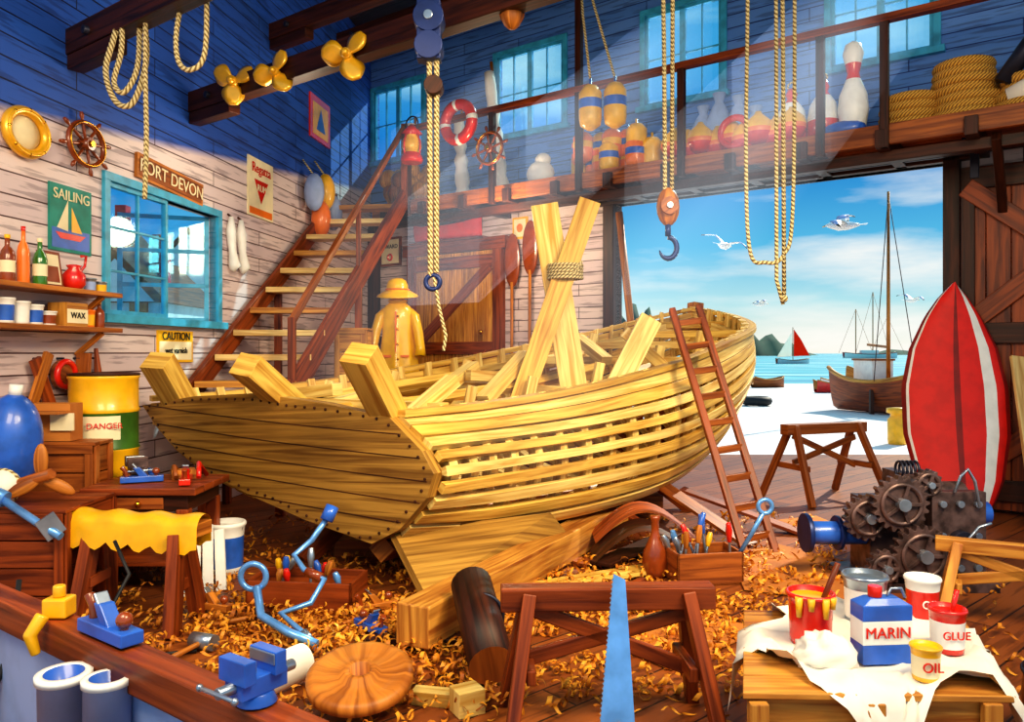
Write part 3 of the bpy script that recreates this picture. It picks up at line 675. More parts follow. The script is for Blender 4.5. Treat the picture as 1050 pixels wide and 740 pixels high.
b=B(); b.tube([(-1.8,5.5,.35),(-1.72,5.35,.2),(-1.5,5.25,.12),(-1.3,5.2,.06)],.03,BSTEEL,10); b.ring((-1.83,5.52,.42),.09,.022,BSTEEL,'y'); b.build('large_spanner')
b=B(); b.cyl((-.28,5.35,.42),(-.12,4.62,.15),.14,DRK,capm=MID); b.ring((-.2,5.05,.3),.142,.012,IRON,'y'); b.build('log_roller')
b=B(M=T((-.86,4.42,.16))@RX(.25)); b.lathe([(.07,-.04),(.27,-.04),(.3,-.02),(.3,.03),(.26,.045),(.2,.03),(.12,.03),(.09,.06),(.06,.06),(.06,-.03)],OAK,n=36); b.build('wooden_pulley_wheel')
b=B(); b.box((-.25,4.35,.07),(.16,.14,.14),YEL2,RZ(.5).to_3x3()); b.box((-.42,4.45,.04),(.3,.1,.08),YEL2,RZ(-.2).to_3x3()); b.box((-.98,5.0,.05),(.1,.22,.1),YEL2,RZ(.4).to_3x3()); b.build('timber_offcuts',.006)
# hand saw leaning on sawhorse
b=B(); 
b.ext([(.42,3.78,.12),(.6,3.8,.16),(.58,4.0,.84),(.52,4.0,.87)],(0,-.008,0),BSTEEL)
for k in range(34):
    a=V((.42,3.78,.12)).lerp(V((.52,4.0,.87)),(k+.3)/35); b.ext([a,a+V((.004,.006,.02)),a+V((-.006,.003,.008))],(0,-.006,0),STEEL)
b.tube([(.43,3.76,.15),(.42,3.75,.04),(.5,3.75,.01),(.58,3.76,.04),(.59,3.77,.15),(.52,3.77,.19)],.028,ORG,8,closed=True); b.build('hand_saw')
# front-left bench: heavy beam with canvas-coloured panel
A=V((-2.85,3.97,0)); C=V((-.58,2.3,0)); d=(C-A).normalized(); n=V((d.y,-d.x,0)); n=n if n.y<0 else -n
b=B(); b.beam(A+V((0,0,.83)),C+V((0,0,.83)),.12,.13,RED)
b.beam(A-n*.0+V((0,0,.40)),C-n*.0+V((0,0,.40)),.05,.72,GREY)
for t_ in (.02,.5,.98): p=A.lerp(C,t_)-n*.07; b.beam((p.x,p.y,0),(p.x,p.y,.77),.08,.08,MID)
b.beam(A+n*.1+V((0,0,.55)),A.lerp(C,.35)+n*.15+V((0,0,.05)),.05,.12,RED); b.beam(A.lerp(C,.5)+n*.08+V((0,0,.5)),A.lerp(C,.85)+n*.2+V((0,0,.1)),.05,.12,RED)
b.build('front_bench',.008)
p=A.lerp(C,.57); plane(T((p.x,p.y,.9))@RZ(-.63)); 
p=A.lerp(C,.9); vise(T((p.x,p.y,.9))@RZ(-.6),.72,BLUEP)
b=B(); p=A.lerp(C,.42); b.box((p.x,p.y,.94),(.1,.09,.08),YELP); b.cyl((p.x,p.y,.98),(p.x,p.y,1.03),.025,YELP); b.tube([(p.x-.02,p.y-.08,.93),(p.x-.05,p.y-.12,.86),(p.x-.03,p.y-.11,.78)],[.03,.028,.02],YELP,8); b.build('block_clamp',.008)
b=B(); b.M=T((-1.42,4.55,.02))@RZ(1.0); P=[]
for i in range(14):
    a=i/13*4.5; r=.07+.014*a; P.append([(-.28,r*math.cos(a),.12+r*math.sin(a)),(.25,r*math.cos(a),.12+r*math.sin(a))])
b.grid(P,CLOTH); b.build('paper_roll')
for (x,y,h,r,tx,ty) in ((-1.68,2.95,.78,.09,-.04,-.03),(-1.47,2.82,.8,.08,.08,.02),(-1.33,2.55,.66,.085,.08,-.03)):
    b=B(frame((x,y,0),(1,0,0),(tx,ty,1))); b.lathe([(r,0,GREY),(r,h,GREY),(r*1.1,h,WHT),(r*1.1,h+.025,WHT),(r*.78,h+.025,BLUEP),(r*.74,h*.6,NAVY),(r*.74,.02,NAVY)],GREY,n=24); b.build('plastic_pipe')  # bores coloured dark blue as painted shade inside the pipes
b=B(); b.tube([(-2.35,3.72,.92),(-2.3,3.6,.7),(-2.35,3.5,.4),(-2.2,3.3,.1),(-1.9,3.1,.02)],.012,BLK,6); b.tube([(-2.75,5.4,.7),(-2.6,5.3,.5),(-2.7,5.2,.25),(-2.4,5.1,.02),(-2.1,5.2,.02)],.014,BLK,6); b.build('power_cable')
# ------------------------------------------------------------ floor: shavings, cardboard, planks
b=B()
def inpoly(x,y): return x>-5.2+.144*y and y<10.2 and x<4.2
cnt=0
while cnt<4600:
    q_=R()
    if q_<.5: x,y=random.gauss(-1.0,1.0),random.gauss(5.7,.85)
    elif q_<.75: x,y=random.gauss(1.4,.9),random.gauss(6.4,.9)
    else: x,y=U(-3.5,3.6),U(4.3,9.5)
    if not inpoly(x,y) or y<3.9: continue
    if noise.noise(V((x*1.6,y*1.6,0)))<-.24: continue
    cnt+=1; r=U(.014,.038); tn_=U(2.2,7); a=U(0,2*pi); w=U(.014,.034); L_=U(.03,.12); k=9; P=[]
    z0=r+ (0 if R()<.6 else U(0,.06)); ph=U(0,6)
    for i in range(k):
        t_=i/(k-1); an=ph+tn_*t_; px,pz=r*math.cos(an),r*math.sin(an)
        q0=V((px,L_*(t_-.5)-w/2,pz+z0)); q1=V((px,L_*(t_-.5)+w/2,pz+z0))
        q0=RZ(a)@q0; q1=RZ(a)@q1; P.append([q0+V((x,y,.003)),q1+V((x,y,.003))])
    b.grid(P,SHV if R()<.62 else SHV2,smooth=True)
b.build('wood_shavings')
def sheet(pts,name,z=.012,m=CARD):
    b=B(); b.ext([(x,y,z) for x,y in pts],(0,0,.012),m); b.build(name)
sheet([(2.15,7.75),(2.75,8.1),(3.15,7.5),(2.8,6.2),(1.95,6.55)],'cardboard_sheet'); sheet([(.45,5.6),(1.0,4.9),(1.8,5.6),(1.3,6.1)],'cardboard_sheet',.01); sheet([(3.0,9.2),(3.7,9.5),(3.8,8.6),(3.2,8.3)],'cardboard_sheet')
b=B()
for k,(a,c,m) in enumerate((((.6,7.3,.03),(1.9,8.3,.03),MID),((.8,7.1,.08),(1.7,8.3,.08),DRK),((1.0,7.0,.03),(2.3,7.7,.06),RED),((1.7,9.0,.5),(2.45,8.0,.03),MID),((.2,6.5,.05),(1.3,7.1,.05),YEL),((2.0,9.2,.4),(3.2,8.6,.02),RED))): b.beam(a,c,.22,.035,m)
b.build('loose_planks',.004)
rows=[]
b=B()
for i in range(13):
    t_=i/12; rows.append([(.75+1.0*t_,7.1+.1*math.sin(3*t_)+q*.42,.08+.28*math.sin(pi*t_)+.03*q) for q in (0,.5,1)])
b.grid(rows,DRK); b.grid([[V(p)+V((.05,.35,.1)) for p in r] for r in rows],RED); b.build('bent_plywood_sheets')
# ------------------------------------------------------------ paint crate with tins
b=B(); pts=[(1.03,3.42),(2.12,3.38),(2.5,4.4),(1.36,4.45)]
n=4
for k in range(n):
    z0=.5/n*k; b.ext([(x,y,z0) for x,y in pts],(0,0,.5/n-.008),CRT)
ptt=[(1.0,3.38,.5),(2.16,3.34,.5),(2.54,4.43,.5),(1.33,4.48,.5)]
for k in range(6):
    f0,f1=k/6,(k+.97)/6; a0=V(ptt[0]).lerp(V(ptt[3]),f0);a1=V(ptt[0]).lerp(V(ptt[3]),f1);c0_=V(ptt[1]).lerp(V(ptt[2]),f0);c1_=V(ptt[1]).lerp(V(ptt[2]),f1)
    b.ext([a0,c0_,c1_,a1],(0,0,.03),CRT)
for x in (1.06,1.56,2.06): b.bx(x-.04,x+.04,3.33,3.37,0,.5,CRT)
b.build('wooden_packing_crate',.006)
def incr(x,y):
    q=[(1.0,3.38),(2.16,3.34),(2.54,4.43),(1.33,4.48)]; d=1e9
    for i in range(4):
        (x1,y1),(x2,y2)=q[i],q[(i+1)%4]; l=math.hypot(x2-x1,y2-y1); d=min(d,((x2-x1)*(y-y1)-(y2-y1)*(x-x1))/l)
    return d
b=B(); rows=[]; cx,cy=1.77,3.86
for i in range(22):
    row=[]
    for j in range(72):
        a=2*pi*j/72; rm=.5+.16*abs(math.sin(2.5*a+.4))**2+.05*math.sin(7*a+1)+.03*math.sin(13*a); q=(i/21)
        x=cx+rm*q*math.cos(a)*1.08; y=cy+rm*q*math.sin(a)*.98; d_=incr(x,y)
        wr=.5+.5*noise.noise(V((x*5,y*5,1))); rid=abs(noise.noise(V((x*4+3,y*4,2))))
        z=.536+.012*wr+.05*(1-rid*2)**4*q+ (.03*q**4*(1+math.sin(9*a)))
        if d_<.03:
            ov=.03-d_; z=.56-min(ov*2.2,.6)-.01*math.sin(11*a); 
            f=max(0,(ov-.05))*.7; x-=(x-cx)*f; y-=(y-cy)*f
            if incr(x,y)>-.02: 
                x+=(x-cx)*.06; y+=(y-cy)*.06
        row.append((x,y,z))
    rows.append(row)
b.grid(rows,CLOTH,cj=True); b.build('drop_cloth')
z=.555
pail(1.5,3.92,z,.115,.25,REDP,REDP,'paint_tin',drip=YELP,handle=False); 
b=B(); b.cyl((1.52,3.92,z+.1),(1.62,3.88,z+.4),.014,RED,n=10); b.build('paint_stirring_stick')
pail(1.9,4.2,z,.115,.26,WHT,STEEL,'paint_tin',('GLUE',.07,BLUEP),False); pail(2.22,4.22,z,.09,.24,REDP,WHT,'paint_tin',('OIL',.06,WHT),False)
pail(2.12,3.8,z,.085,.21,WHT,REDP,'paint_tin',('GLUE',.055,REDP),False); b=B(); b.cyl((2.13,3.8,z+.12),(2.15,3.77,z+.3),.012,REDP,n=10); b.build('paint_brush')
pail(1.84,3.47,z,.065,.15,CREAM,YELP,'paint_tin',('OIL',.06,REDP),False)
M=T((1.74,3.68,z))@RZ(.08); b=B(M); b.bx(-.12,.12,-.06,.06,0,.09,BLUEP); b.bx(-.12,.12,-.06,.06,.09,.2,WHT); b.bx(-.12,.12,-.06,.06,.2,.27,BLUEP)
b.hexa([(-.12,-.06,.27),(.12,-.06,.27),(.12,.06,.27),(-.12,.06,.27),(-.07,-.03,.3),(.07,-.03,.3),(.07,.03,.3),(-.07,.03,.3)],BLUEP); b.cyl((-.03,0,.3),(-.03,0,.35),.032,REDP); b.tube([(.03,0,.3),(.05,0,.335),(.1,0,.335),(.12,0,.29)],.008,STEEL,6)
o=b.build('varnish_can',.006); text('MARIN',M,0,.145,.072,REDP,o,y=-.064)
b=B(); b.lump((1.46,3.64,z+.035),(.13,.1,.1),CLOTH,.45,1.5,3,zmin=z-.01); b.build('crumpled_rag')
b=B(); b.lathe([(.2,0),(.23,.12),(.25,.24),(.235,.4),(.21,.5),(.18,.5),(.18,.46)],MID,(2.84,3.9,0),n=28); 
for zz,rr in ((.08,.225),(.38,.242)): b.ring((2.84,3.9,zz),rr,.012,IRON,'z')
b.build('wooden_barrel')
# ------------------------------------------------------------ gear machine
b=B(T((3.45,6.75,0))); 
def gear(c,r,th,teeth,m,ax=0):
    pts=[]
    for i in range(teeth*4):
        a=2*pi*i/(teeth*4); q=r*(1.0 if i%4 in (0,1) else .86); pts.append(V((c[0]+q*math.cos(a),c[1],c[2]+q*math.sin(a))))
    b.ext(pts,(0,th,0),m); b.ring((c[0],c[1]-.01,c[2]),r*.68,.02,m,'y',n=24,k=6)
    b.cyl((c[0],c[1]-.07,c[2]),(c[0],c[1]+th+.05,c[2]),r*.22,STEEL)
    for a in range(5): an=a*2*pi/5; b.beam((c[0]+r*.15*math.cos(an),c[1]-.015,c[2]+r*.15*math.sin(an)),(c[0]+r*.66*math.cos(an),c[1]-.015,c[2]+r*.66*math.sin(an)),.03,.03,m,up=(0,1,0))
b.bx(-.55,.62,-.25,.45,0,.08,RUST); b.bx(-.35,.5,0,.4,.08,.72,RUST); b.bx(.12,.58,-.12,0,.08,.82,RUST); b.bx(-.05,.05,-.05,.42,.08,.95,RUST)
gear((-.2,-.24,.74),.24,.08,20,RUST); gear((-.06,-.32,.33),.25,.08,22,RUST); gear((-.42,-.12,.6),.2,.08,18,RUST); gear((-.36,-.3,.22),.15,.07,14,RUST); gear((.1,-.1,.88),.13,.07,14,RUST)
b.cyl((-.85,.12,.42),(-.35,.12,.42),.1,BLUEP); b.cyl((-.88,.12,.42),(-.84,.12,.42),.17,NAVY); b.cyl((-.6,.12,.42),(-.57,.12,.42),.15,NAVY)
b.cyl((.1,.2,.72),(.55,.2,.72),.14,RUST); b.tube([(.3,-.14,.82),(.34,-.16,.96),(.4,-.16,1.02),(.46,-.16,.92),(.5,-.16,.7)],.014,STEEL,6)
for x in (.2,.35,.5):
    for zz in (.18,.45,.72): b.cyl((x,-.16,zz),(x,-.12,zz),.03,STEEL,n=10)
b.cyl((.35,-.2,.4),(.35,-.12,.4),.1,IRON); b.tube([(.35,-.2,.4),(.45,-.24,.55),(.55,-.24,.58)],.015,STEEL,6)
for k in range(5): b.ring((-.05+k*.035,.1,.98),.07,.012,IRON,'x')
b.cyl((.58,.1,.6),(.72,.1,.6),.1,BLUEP)
b.build('geared_winch_machine',.004)
# ------------------------------------------------------------ upright dinghy hull
M=frame((5.42,9.45,0.02),(.97,-.24,0),(.06,.14,1)); b=B(M); H=2.85; rows=[]
def wd(t): 
    pts=[(0,.2),(.04,.33),(.15,.48),(.35,.6),(.55,.6),(.72,.5),(.86,.32),(.95,.15),(1,.01)]
    for (a,p),(c,q) in zip(pts,pts[1:]):
        if t<=c: f=(t-a)/(c-a); return p+(q-p)*f
fr=[-1,-.93,-.88,-.5,-.06,0,.06,.35,.5,.74,.78,.9,1]
for i in range(33):
    t_=i/32; w=wd(t_); rows.append([(w*f,-.13*(1-f*f)**.5-.02+.12*(2*t_-1)**2*-1,H*t_) for f in fr])
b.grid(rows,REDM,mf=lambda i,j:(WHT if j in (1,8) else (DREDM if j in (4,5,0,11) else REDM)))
b.grid([[(x,-.02-.12*(2*i/32-1)**2+.05*(1-f*f),zz) for (x,_,zz),f in zip(r,fr)] for i,r in enumerate(rows)],WHT)
b.ring((0,-.14,.15),.05,.015,IRON,'y'); b.build('upright_dinghy_hull')
b=B(); b.beam((6.0,8.75,0),(6.25,9.55,1.95),.3,.05,PALE,up=(0,1,0)); b.build('leaning_board',.006)
b=B(); b.tube([(2.05,12.6,1.2),(1.75,12.75,4.3)],.06,OAK,8); b.beam((2.05,12.6,0),(2.05,12.6,1.3),.12,.12,OAK); b.build('leaning_pole')
# ------------------------------------------------------------ raincoat on stand
b=B(T((-1.95,13.3,0))); b.cyl((0,0,0),(0,0,3.1),.035,RED); 
for a in range(3): b.beam((0,0,.12),(.35*math.cos(a*2.1),.35*math.sin(a*2.1),.02),.05,.06,RED)
rows=[]
for (z,wx,wy) in ((1.5,.36,.25),(1.52,.38,.26),(1.8,.34,.23),(2.1,.3,.2),(2.35,.27,.18),(2.6,.28,.17),(2.72,.27,.16),(2.8,.21,.14),(2.87,.13,.11),(2.95,.1,.1)):
    rows.append([(wx*math.cos(a)*(1+.06*math.sin(5*a+1)*(z<2.4)),wy*math.sin(a)*(1+.14*math.sin(7*a)*(z<2.4)),z) for a in [2*pi*k/28 for k in range(28)]])
b.grid(rows,RAIN,cj=True)
for e in (-1,1): b.tube([(e*.2,-.0,2.72),(e*.29,-.03,2.62),(e*.36,-.08,2.35),(e*.4,-.12,2.1),(e*.4,-.15,1.95)],[.07,.09,.085,.08,.1],RAIN,12)
b.lathe([(.13,0),(.17,.05),(.1,.1)],RAIN,(0,-.01,2.84),n=18)
b.lathe([(.36,-.06),(.34,-.03),(.22,.04),(.19,.05),(.18,.14),(.15,.21),(.09,.25),(.01,.26)],RAIN,(0,-.02,3.02),rot=RX(.15).to_3x3(),n=24)
b.ring((0,-.02,3.08),.195,.014,ORG,'z')
b.bx(-.012,.012,-.235,-.2,1.6,2.7,ORG)
for zz in (1.9,2.15,2.4,2.62): b.ball((.035,-.23,zz),.022,BRASS,n=8,k=6)
for e in (-1,1): b.box((e*.15,-.2,1.95),(.14,.03,.04),ORG)
b.build('yellow_raincoat_on_stand')
# ------------------------------------------------------------ left wall decorations
b=B(LW(7.01,3.98)); b.ring((0,-.05,0),.19,.045,GOLD,'y',sx=1.2); b.ring((0,-.09,0),.2,.015,GOLD,'y',sx=1.2); b.lathe([(.15,0),(.15,.01),(.01,.01)],CREAM,(0,-.03,0),rot=RX(pi/2).to_3x3(),sx=1.2)
for k in range(8): a=k*pi/4; b.ball((.2*1.2*math.cos(a),-.09,.2*math.sin(a)),.018,BRASS,n=8,k=6)
b.build('brass_porthole')
def wheel(M,r,m,sx=1,name='ships_wheel'):
    b=B(M); b.ring((0,-.06,0),r*.68,r*.08,m,'y',sx=sx); b.ring((0,-.09,0),r*.68,r*.02,BRASS,'y',sx=sx); b.cyl((0,-.12,0),(0,0,0),r*.2,m); b.cyl((0,-.14,0),(0,-.12,0),r*.1,BRASS)
    for k in range(8):
        a=k*pi/4+.2; c,s_=math.cos(a)*sx,math.sin(a); pt=lambda q:(c*r*q,-.06,s_*r*q)
        b.tube([pt(.15),pt(.4),pt(.68),pt(.76),pt(.88),pt(1.0)],[r*.035,r*.06,r*.04,r*.04,r*.075,r*.05],m,8)
    b.build(name)
wheel(LW(7.78,4.08),.31,BROWNP,1.2)
b=B(LW(7.62,3.3)); b.bx(-.29,.29,-.02,0,-.32,.32,SAILG); b.bx(-.26,.26,-.022,-.02,-.29,-.1,BLUEP); b.ext([(-.05,-.024,-.12),(-.05,-.024,.18),(-.2,-.024,-.1)],(0,-.002,0),CREAM); b.ext([(0,-.024,-.12),(0,-.024,.12),(.15,-.024,-.12)],(0,-.002,0),YELP); b.ext([(-.22,-.024,-.14),(.2,-.024,-.14),(.12,-.024,-.2),(-.15,-.024,-.2)],(0,-.002,0),REDP)
o=b.build('sailing_poster'); text('SAILING',LW(7.62,3.3),0,.22,.14,CREAM,o)
M=LW(9.3,4.05)@RY(.06); b=B(M); b.bx(-.68,.68,-.04,0,-.14,.14,OAK); b.bx(-.64,.64,-.045,-.04,-.11,.11,MID); o=b.build('port_sign',.01); text('PORT DEVON',M,0,0,.21,CREAM,o,y=-.055)
M=LW(11.6,4.43); b=B(M); b.bx(-.4,.4,-.02,0,-.43,.43,CREAM); b.ext([(-.22,-.024,.12),(.22,-.024,.12),(0,-.024,-.22)],(0,-.002,0),REDP); b.bx(-.36,.36,-.022,-.02,-.4,-.3,ORG); o=b.build('regatta_poster'); text('Regatta',M,0,.28,.2,REDP,o); text('RUM',M,0,0,.14,CREAM,o,y=-.035)
b=B(LW(10.8,3.5))
for x in (-.14,.14): b.tube([(x,-.05,.36),(x-.02,-.06,.15),(x,-.07,-.1),(x+.02,-.09,-.3),(x,-.07,-.38)],[.03,.07,.05,.08,.03],WHT,12); b.cyl((x,-.05,.36),(x,0,.4),.015,DRK,n=8)
b.build('hanging_canvas_shoes')
M=LW(9.4,2.08); b=B(M); b.bx(-.37,.37,-.02,0,-.19,.19,YELP); b.bx(-.34,.34,-.022,-.02,-.16,.06,CREAM); o=b.build('caution_sign'); text('CAUTION',M,0,.12,.13,BLK,o); text('wet varnish',M,0,-.05,.1,BLK,o)
M=LW(13.85,6.12); b=B(M); b.bx(-.45,.45,-.03,0,-.38,.38,REDP); b.bx(-.34,.34,-.035,-.03,-.3,.26,YELP); b.ext([(-.2,-.037,-.2),(.2,-.037,-.2),(0,-.037,.2)],(0,-.002,0),BLUEP); b.build('club_pennant_poster')
M=BW(.62,4.12); b=B(M); b.bx(-.3,.3,-.04,0,-.3,.3,RED); b.bx(-.25,.25,-.045,-.04,-.25,.25,CREAM); b.ring((0,-.05,-.12),.06,.02,REDP,'y'); o=b.build('framed_certificate',.006); text('AWARD',M,0,.1,.12,BLK,o,y=-.05)
b=B(BW(3.95,4.3)); b.bx(-.17,.17,-.03,0,-.2,.2,YELP); b.bx(-.13,.13,-.035,-.03,-.16,.16,CREAM); b.ball((0,-.04,0),(.07,.01,.08),ORG); b.build('small_framed_picture')
b=B(); hull(b,BW(2.3,4.22)@T((0,-.14,0)),1.7,.3,.32,REDP,DRK); b.M=BW(2.3,4.2); b.bx(-.95,.95,-.25,0,-.03,.0,RED); b.build('model_boat_on_shelf')
for (s,z,zz) in ((3.85,3.75,1.3),(4.25,3.95,1.2),(4.65,4.15,1.4)):
    b=B(BW(s,0)); b.tube([(0,-.15,zz),(0,-.14,z-.45)],.03,OAK,8); b.ball((0,-.13,z-.05),(.18,.04,.5),BROWNP); b.beam((0,-.15,0),(0,-.15,zz),.06,.06,OAK); b.build('oar')
# shelves left
b=B(LW(6.95,0)); 
for z in (2.6,2.25): b.bx(-1.2,.98,-.36,0,z-.045,z,OAK)
for x in (-.9,.75):
    for z in (2.55,2.2): b.beam((x,-.3,z),(x,-.02,z-.22),.04,.05,OAK)
b.build('wall_shelf',.006)
def bottle(M,h,r,m,cap,name='bottle',lab=None):
    b=B(M); b.lathe([(r*.95,0,m),(r,.02*h,m),(r,.2*h,lab or m),(r,.45*h,m),(r,.55*h,m),(r*.8,.66*h,m),(r*.35,.76*h,m),(r*.32,.92*h,cap),(r*.38,.93*h,cap),(r*.38,h,cap)],m); b.build(name)
sh=lambda x,y,z: LW(6.95,z)@T((x,y,0))
bottle(sh(-.35,-.22,2.6),.4,.06,BROWNP,YELP,lab=CREAM); bottle(sh(-.15,-.2,2.6),.5,.05,ORG,REDP); bottle(sh(.02,-.22,2.6),.42,.06,GRNG,CREAM,lab=CREAM)
b=B(sh(.22,-.2,2.6)@RX(-.15)); b.bx(-.13,.13,0,.03,0,.34,RED); b.bx(-.1,.1,-.005,0,.03,.31,CREAM); b.bx(-.08,.08,-.008,-.005,.05,.2,BROWNP); b.build('framed_photo',.005)
b=B(sh(.48,-.2,2.6)); b.lathe([(.06,0),(.1,.05),(.1,.14),(.05,.2),(.07,.23),(.02,.24)],REDP); b.tube([(.06,0,.16),(.15,0,.24),(.17,0,.34),(.1,0,.33)],.014,REDP,6); b.build('red_kettle')
pail(*(sh(.7,-.2,2.6).translation),.06,.13,GREY,STEEL,'paint_tin',None,False); pail(*(sh(.86,-.2,2.6).translation),.06,.11,YELP,STEEL,'paint_tin',None,False)
for x,m,h in ((-.35,BLUEP,.22),(-.18,WHT,.2),(-.02,BLUEP,.18),(.14,BROWNP,.13)): pail(*(sh(x,-.2,2.25).translation),.075,h,m,WHT,'paint_tin',None,False)
M=sh(.4,-.2,2.25); b=B(M); b.bx(-.14,.14,-.1,.1,0,.22,CRT); b.bx(-.14,.14,-.102,-.1,.03,.16,CREAM); o=b.build('nail_box',.005); text('WAX',M,0,.1,.08,BLK,o,y=-.106)
pail(*(sh(.67,-.2,2.25).translation),.07,.17,YELP,ORG,'varnish_jar',None,False); bottle(sh(.84,-.2,2.25),.26,.05,BROWNP,YELP)
b=B(LW(7.35,1.75))
b.beam((-.3,-.1,.2),(-.1,-.1,-.25),.04,.12,RED); b.beam((-.15,-.12,.25),(-.35,-.12,-.2),.04,.1,OAK); b.cyl((.1,-.1,.05),(.1,-.04,.05),.14,MID); b.ring((.1,-.1,.05),.12,.03,REDP,'y'); b.beam((.35,-.1,.25),(.3,-.1,-.3),.05,.14,MID); b.tube([(.55,-.08,.3),(.6,-.08,-.1),(.5,-.08,-.3)],[.02,.05,.03],RED,8); b.cyl((.3,-.1,-.05),(.3,-.02,-.05),.12,OAK)
for x in (-.2,.1,.33,.55): b.cyl((x,-.08,.2),(x,.01,.2),.012,IRON,n=6)
b.build('hanging_tools',.005)
# ------------------------------------------------------------ ropes and tackle
def rope(pts,r=.022,m=ROPE,n=40,name='hanging_rope'):
    b=B(); P=[cr(pts,(len(pts)-1)*i/n) for i in range(n+1)]; b.tube(P,r,m,8); return b
rope([(-3.22,6.86,5.1),(-3.22,6.85,4.5),(-3.21,6.85,3.9),(-3.22,6.84,3.35)]).build('hanging_rope')
b=rope([(-3.55,7.1,5.1),(-3.58,7.0,4.8),(-3.62,6.95,4.5),(-3.5,6.9,4.22),(-3.35,6.9,4.22),(-3.26,6.95,4.6),(-3.3,7.0,5.1)],.026)
P=[(-3.5,7.0,5.1),(-3.48,6.95,4.7),(-3.52,6.9,4.4),(-3.42,6.88,4.3),(-3.32,6.92,4.55),(-3.34,7.0,5.1)]; b.tube([cr(P,5*i/30) for i in range(31)],.024,ROPE,8); b.build('hanging_rope')
b=rope([(-2.82,6.7,5.1),(-2.84,6.6,4.7),(-2.8,6.55,4.45),(-2.68,6.5,4.36),(-2.56,6.5,4.5),(-2.54,6.5,5.1)]); b.build('hanging_rope')
b=rope([(-.72,6.6,8.6),(-.72,6.6,6),(-.7,6.6,4.5),(-.69,6.6,2.65)],.024); b.tube([(-.63,6.6,8.6),(-.64,6.6,2.68)],.024,ROPE,8)
b.box((-.7,6.6,4.72),(.2,.14,.5),NAVY); b.cyl((-.7,6.5,4.82),(-.7,6.7,4.82),.13,NAVY); b.cyl((-.7,6.5,4.58),(-.7,6.7,4.58),.12,NAVY); b.cyl((-.7,6.48,4.82),(-.7,6.72,4.82),.04,STEEL); b.cyl((-.66,6.52,4.25),(-.66,6.68,4.25),.08,DRK)
b.tube([(-.66,6.6,2.65),(-.62,6.6,2.4),(-.56,6.6,2.15),(-.58,6.6,2.02)],.016,ROPE,8); b.ring((-.67,6.6,2.6),.06,.022,NAVY,'y'); b.build('rope_hoist',.01)
b=rope([(1.55,8,8.6),(1.55,8,6),(1.56,8,5),(1.57,8,3.6)],.022); b.tube([(1.66,8,8.6),(1.64,8,3.6)],.022,ROPE,8)
b.ball((1.6,8,3.5),(.12,.07,.2),OAK); b.cyl((1.6,7.9,3.5),(1.6,8.1,3.5),.09,MID); b.cyl((1.6,7.88,3.5),(1.6,8.12,3.5),.03,STEEL); b.tube([(1.6,8,3.32),(1.6,8,3.2)],.03,NAVY,8)
b.tube([(1.6+.09*math.cos(a)*1.0,8,3.08+.11*math.sin(a)) for a in [pi/2-i*.32 for i in range(15)]],[.028]*11+[.024,.02,.014,.006],NAVY,8); b.build('pulley_block_and_hook')
b=rope([(2.42,8,8.6),(2.42,8,6),(2.4,8,4),(2.44,8,3.05),(2.6,8,2.93),(2.78,8,3.0),(2.88,8,3.5),(2.9,8,6),(2.9,8,8.6)],.02,n=60); b.tube([(2.75,8,8.6),(2.78,8,5),(2.79,8,2.6)],.022,ROPE,8); b.tube([(2.7,8.02,8.6),(2.71,8,5),(2.72,8.02,2.75),(2.78,8,2.5)],.02,ROPE,8); b.ball((2.79,8,2.56),.04,ROPE,n=10,k=6); b.build('hanging_rope')
b=B(); b.tube([(0,6.9,8.6),(0,6.9,5.15)],.01,ROPE,6); b.ball((0,6.9,5.0),(.1,.1,.14),OAK); b.ring((0,6.9,5.0),.1,.012,MID,'y'); b.build('hanging_pulley_float')
def prop(x,y,z,r,a0):
    M=frame((x,y,z),(.98,-.15,0)); b=B(M); b.cyl((0,-.06,0),(0,.12,0),r*.2,GOLD); b.ball((0,-.06,0),(r*.17,r*.2,r*.17),GOLD)
    for k in range(3):
        a=a0+k*2*pi/3; rows=[]
        for i in range(9):
            t_=i/8; rr=r*(.12+.88*t_); w=r*(.1+.38*math.sin(pi*min(1,t_*.86+.08))**.9); tw=.55-.3*t_; row=[]
            for j in range(6):
                an=2*pi*j/6; lx=w*math.cos(an); ly=.018*math.sin(an); X,Y=lx*math.cos(tw)-ly*math.sin(tw),lx*math.sin(tw)+ly*math.cos(tw)
                row.append((rr*math.cos(a)-X*math.sin(a),Y,rr*math.sin(a)+X*math.cos(a)))
            rows.append(row)
        ids=b.grid(rows,GOLD,cj=True); b.poly(ids[-1],GOLD)
    b.build('bronze_propeller')
prop(-3.22,9.02,5.14,.27,.5); prop(-2.6,8.56,5.08,.25,1.2); prop(-1.66,7.85,5.0,.27,.9)
# ------------------------------------------------------------ loft contents
def onloft(s,d=.7,z=4.79): return BW(s,z)@T((0,-d,0))
wheel(BW(4.36,5.4)@T((0,-1.4,0)),.38,BROWNP)
b=B(BW(3.68,5.95)@T((0,-1.45,0))); b.ring((0,0,0),.3,.1,REDP,'y',mf=lambda i,j: WHT if i%7==0 else REDP); b.build('lifebuoy')
b=B(BW(2.68,5.38)@T((0,-1.55,0))@Matrix.Scale(1.35,4)); b.lathe([(.13,0,REDP),(.15,.04,REDP),(.13,.1,REDP),(.1,.13,YELP),(.13,.2,YELP),(.12,.3,YELP),(.08,.36,REDP),(.14,.38,REDP),(.06,.47,REDP),(.03,.5,REDP)],REDP); b.ring((0,0,.5),.11,.01,IRON,'y')
for a in range(4): b.tube([(.14*math.cos(a*pi/2),.14*math.sin(a*pi/2),.1),(.15*math.cos(a*pi/2),.15*math.sin(a*pi/2),.24),(.1*math.cos(a*pi/2),.1*math.sin(a*pi/2),.38)],.012,REDP,5)
b.build('red_lantern')
b=B(onloft(1.9,.7)); 
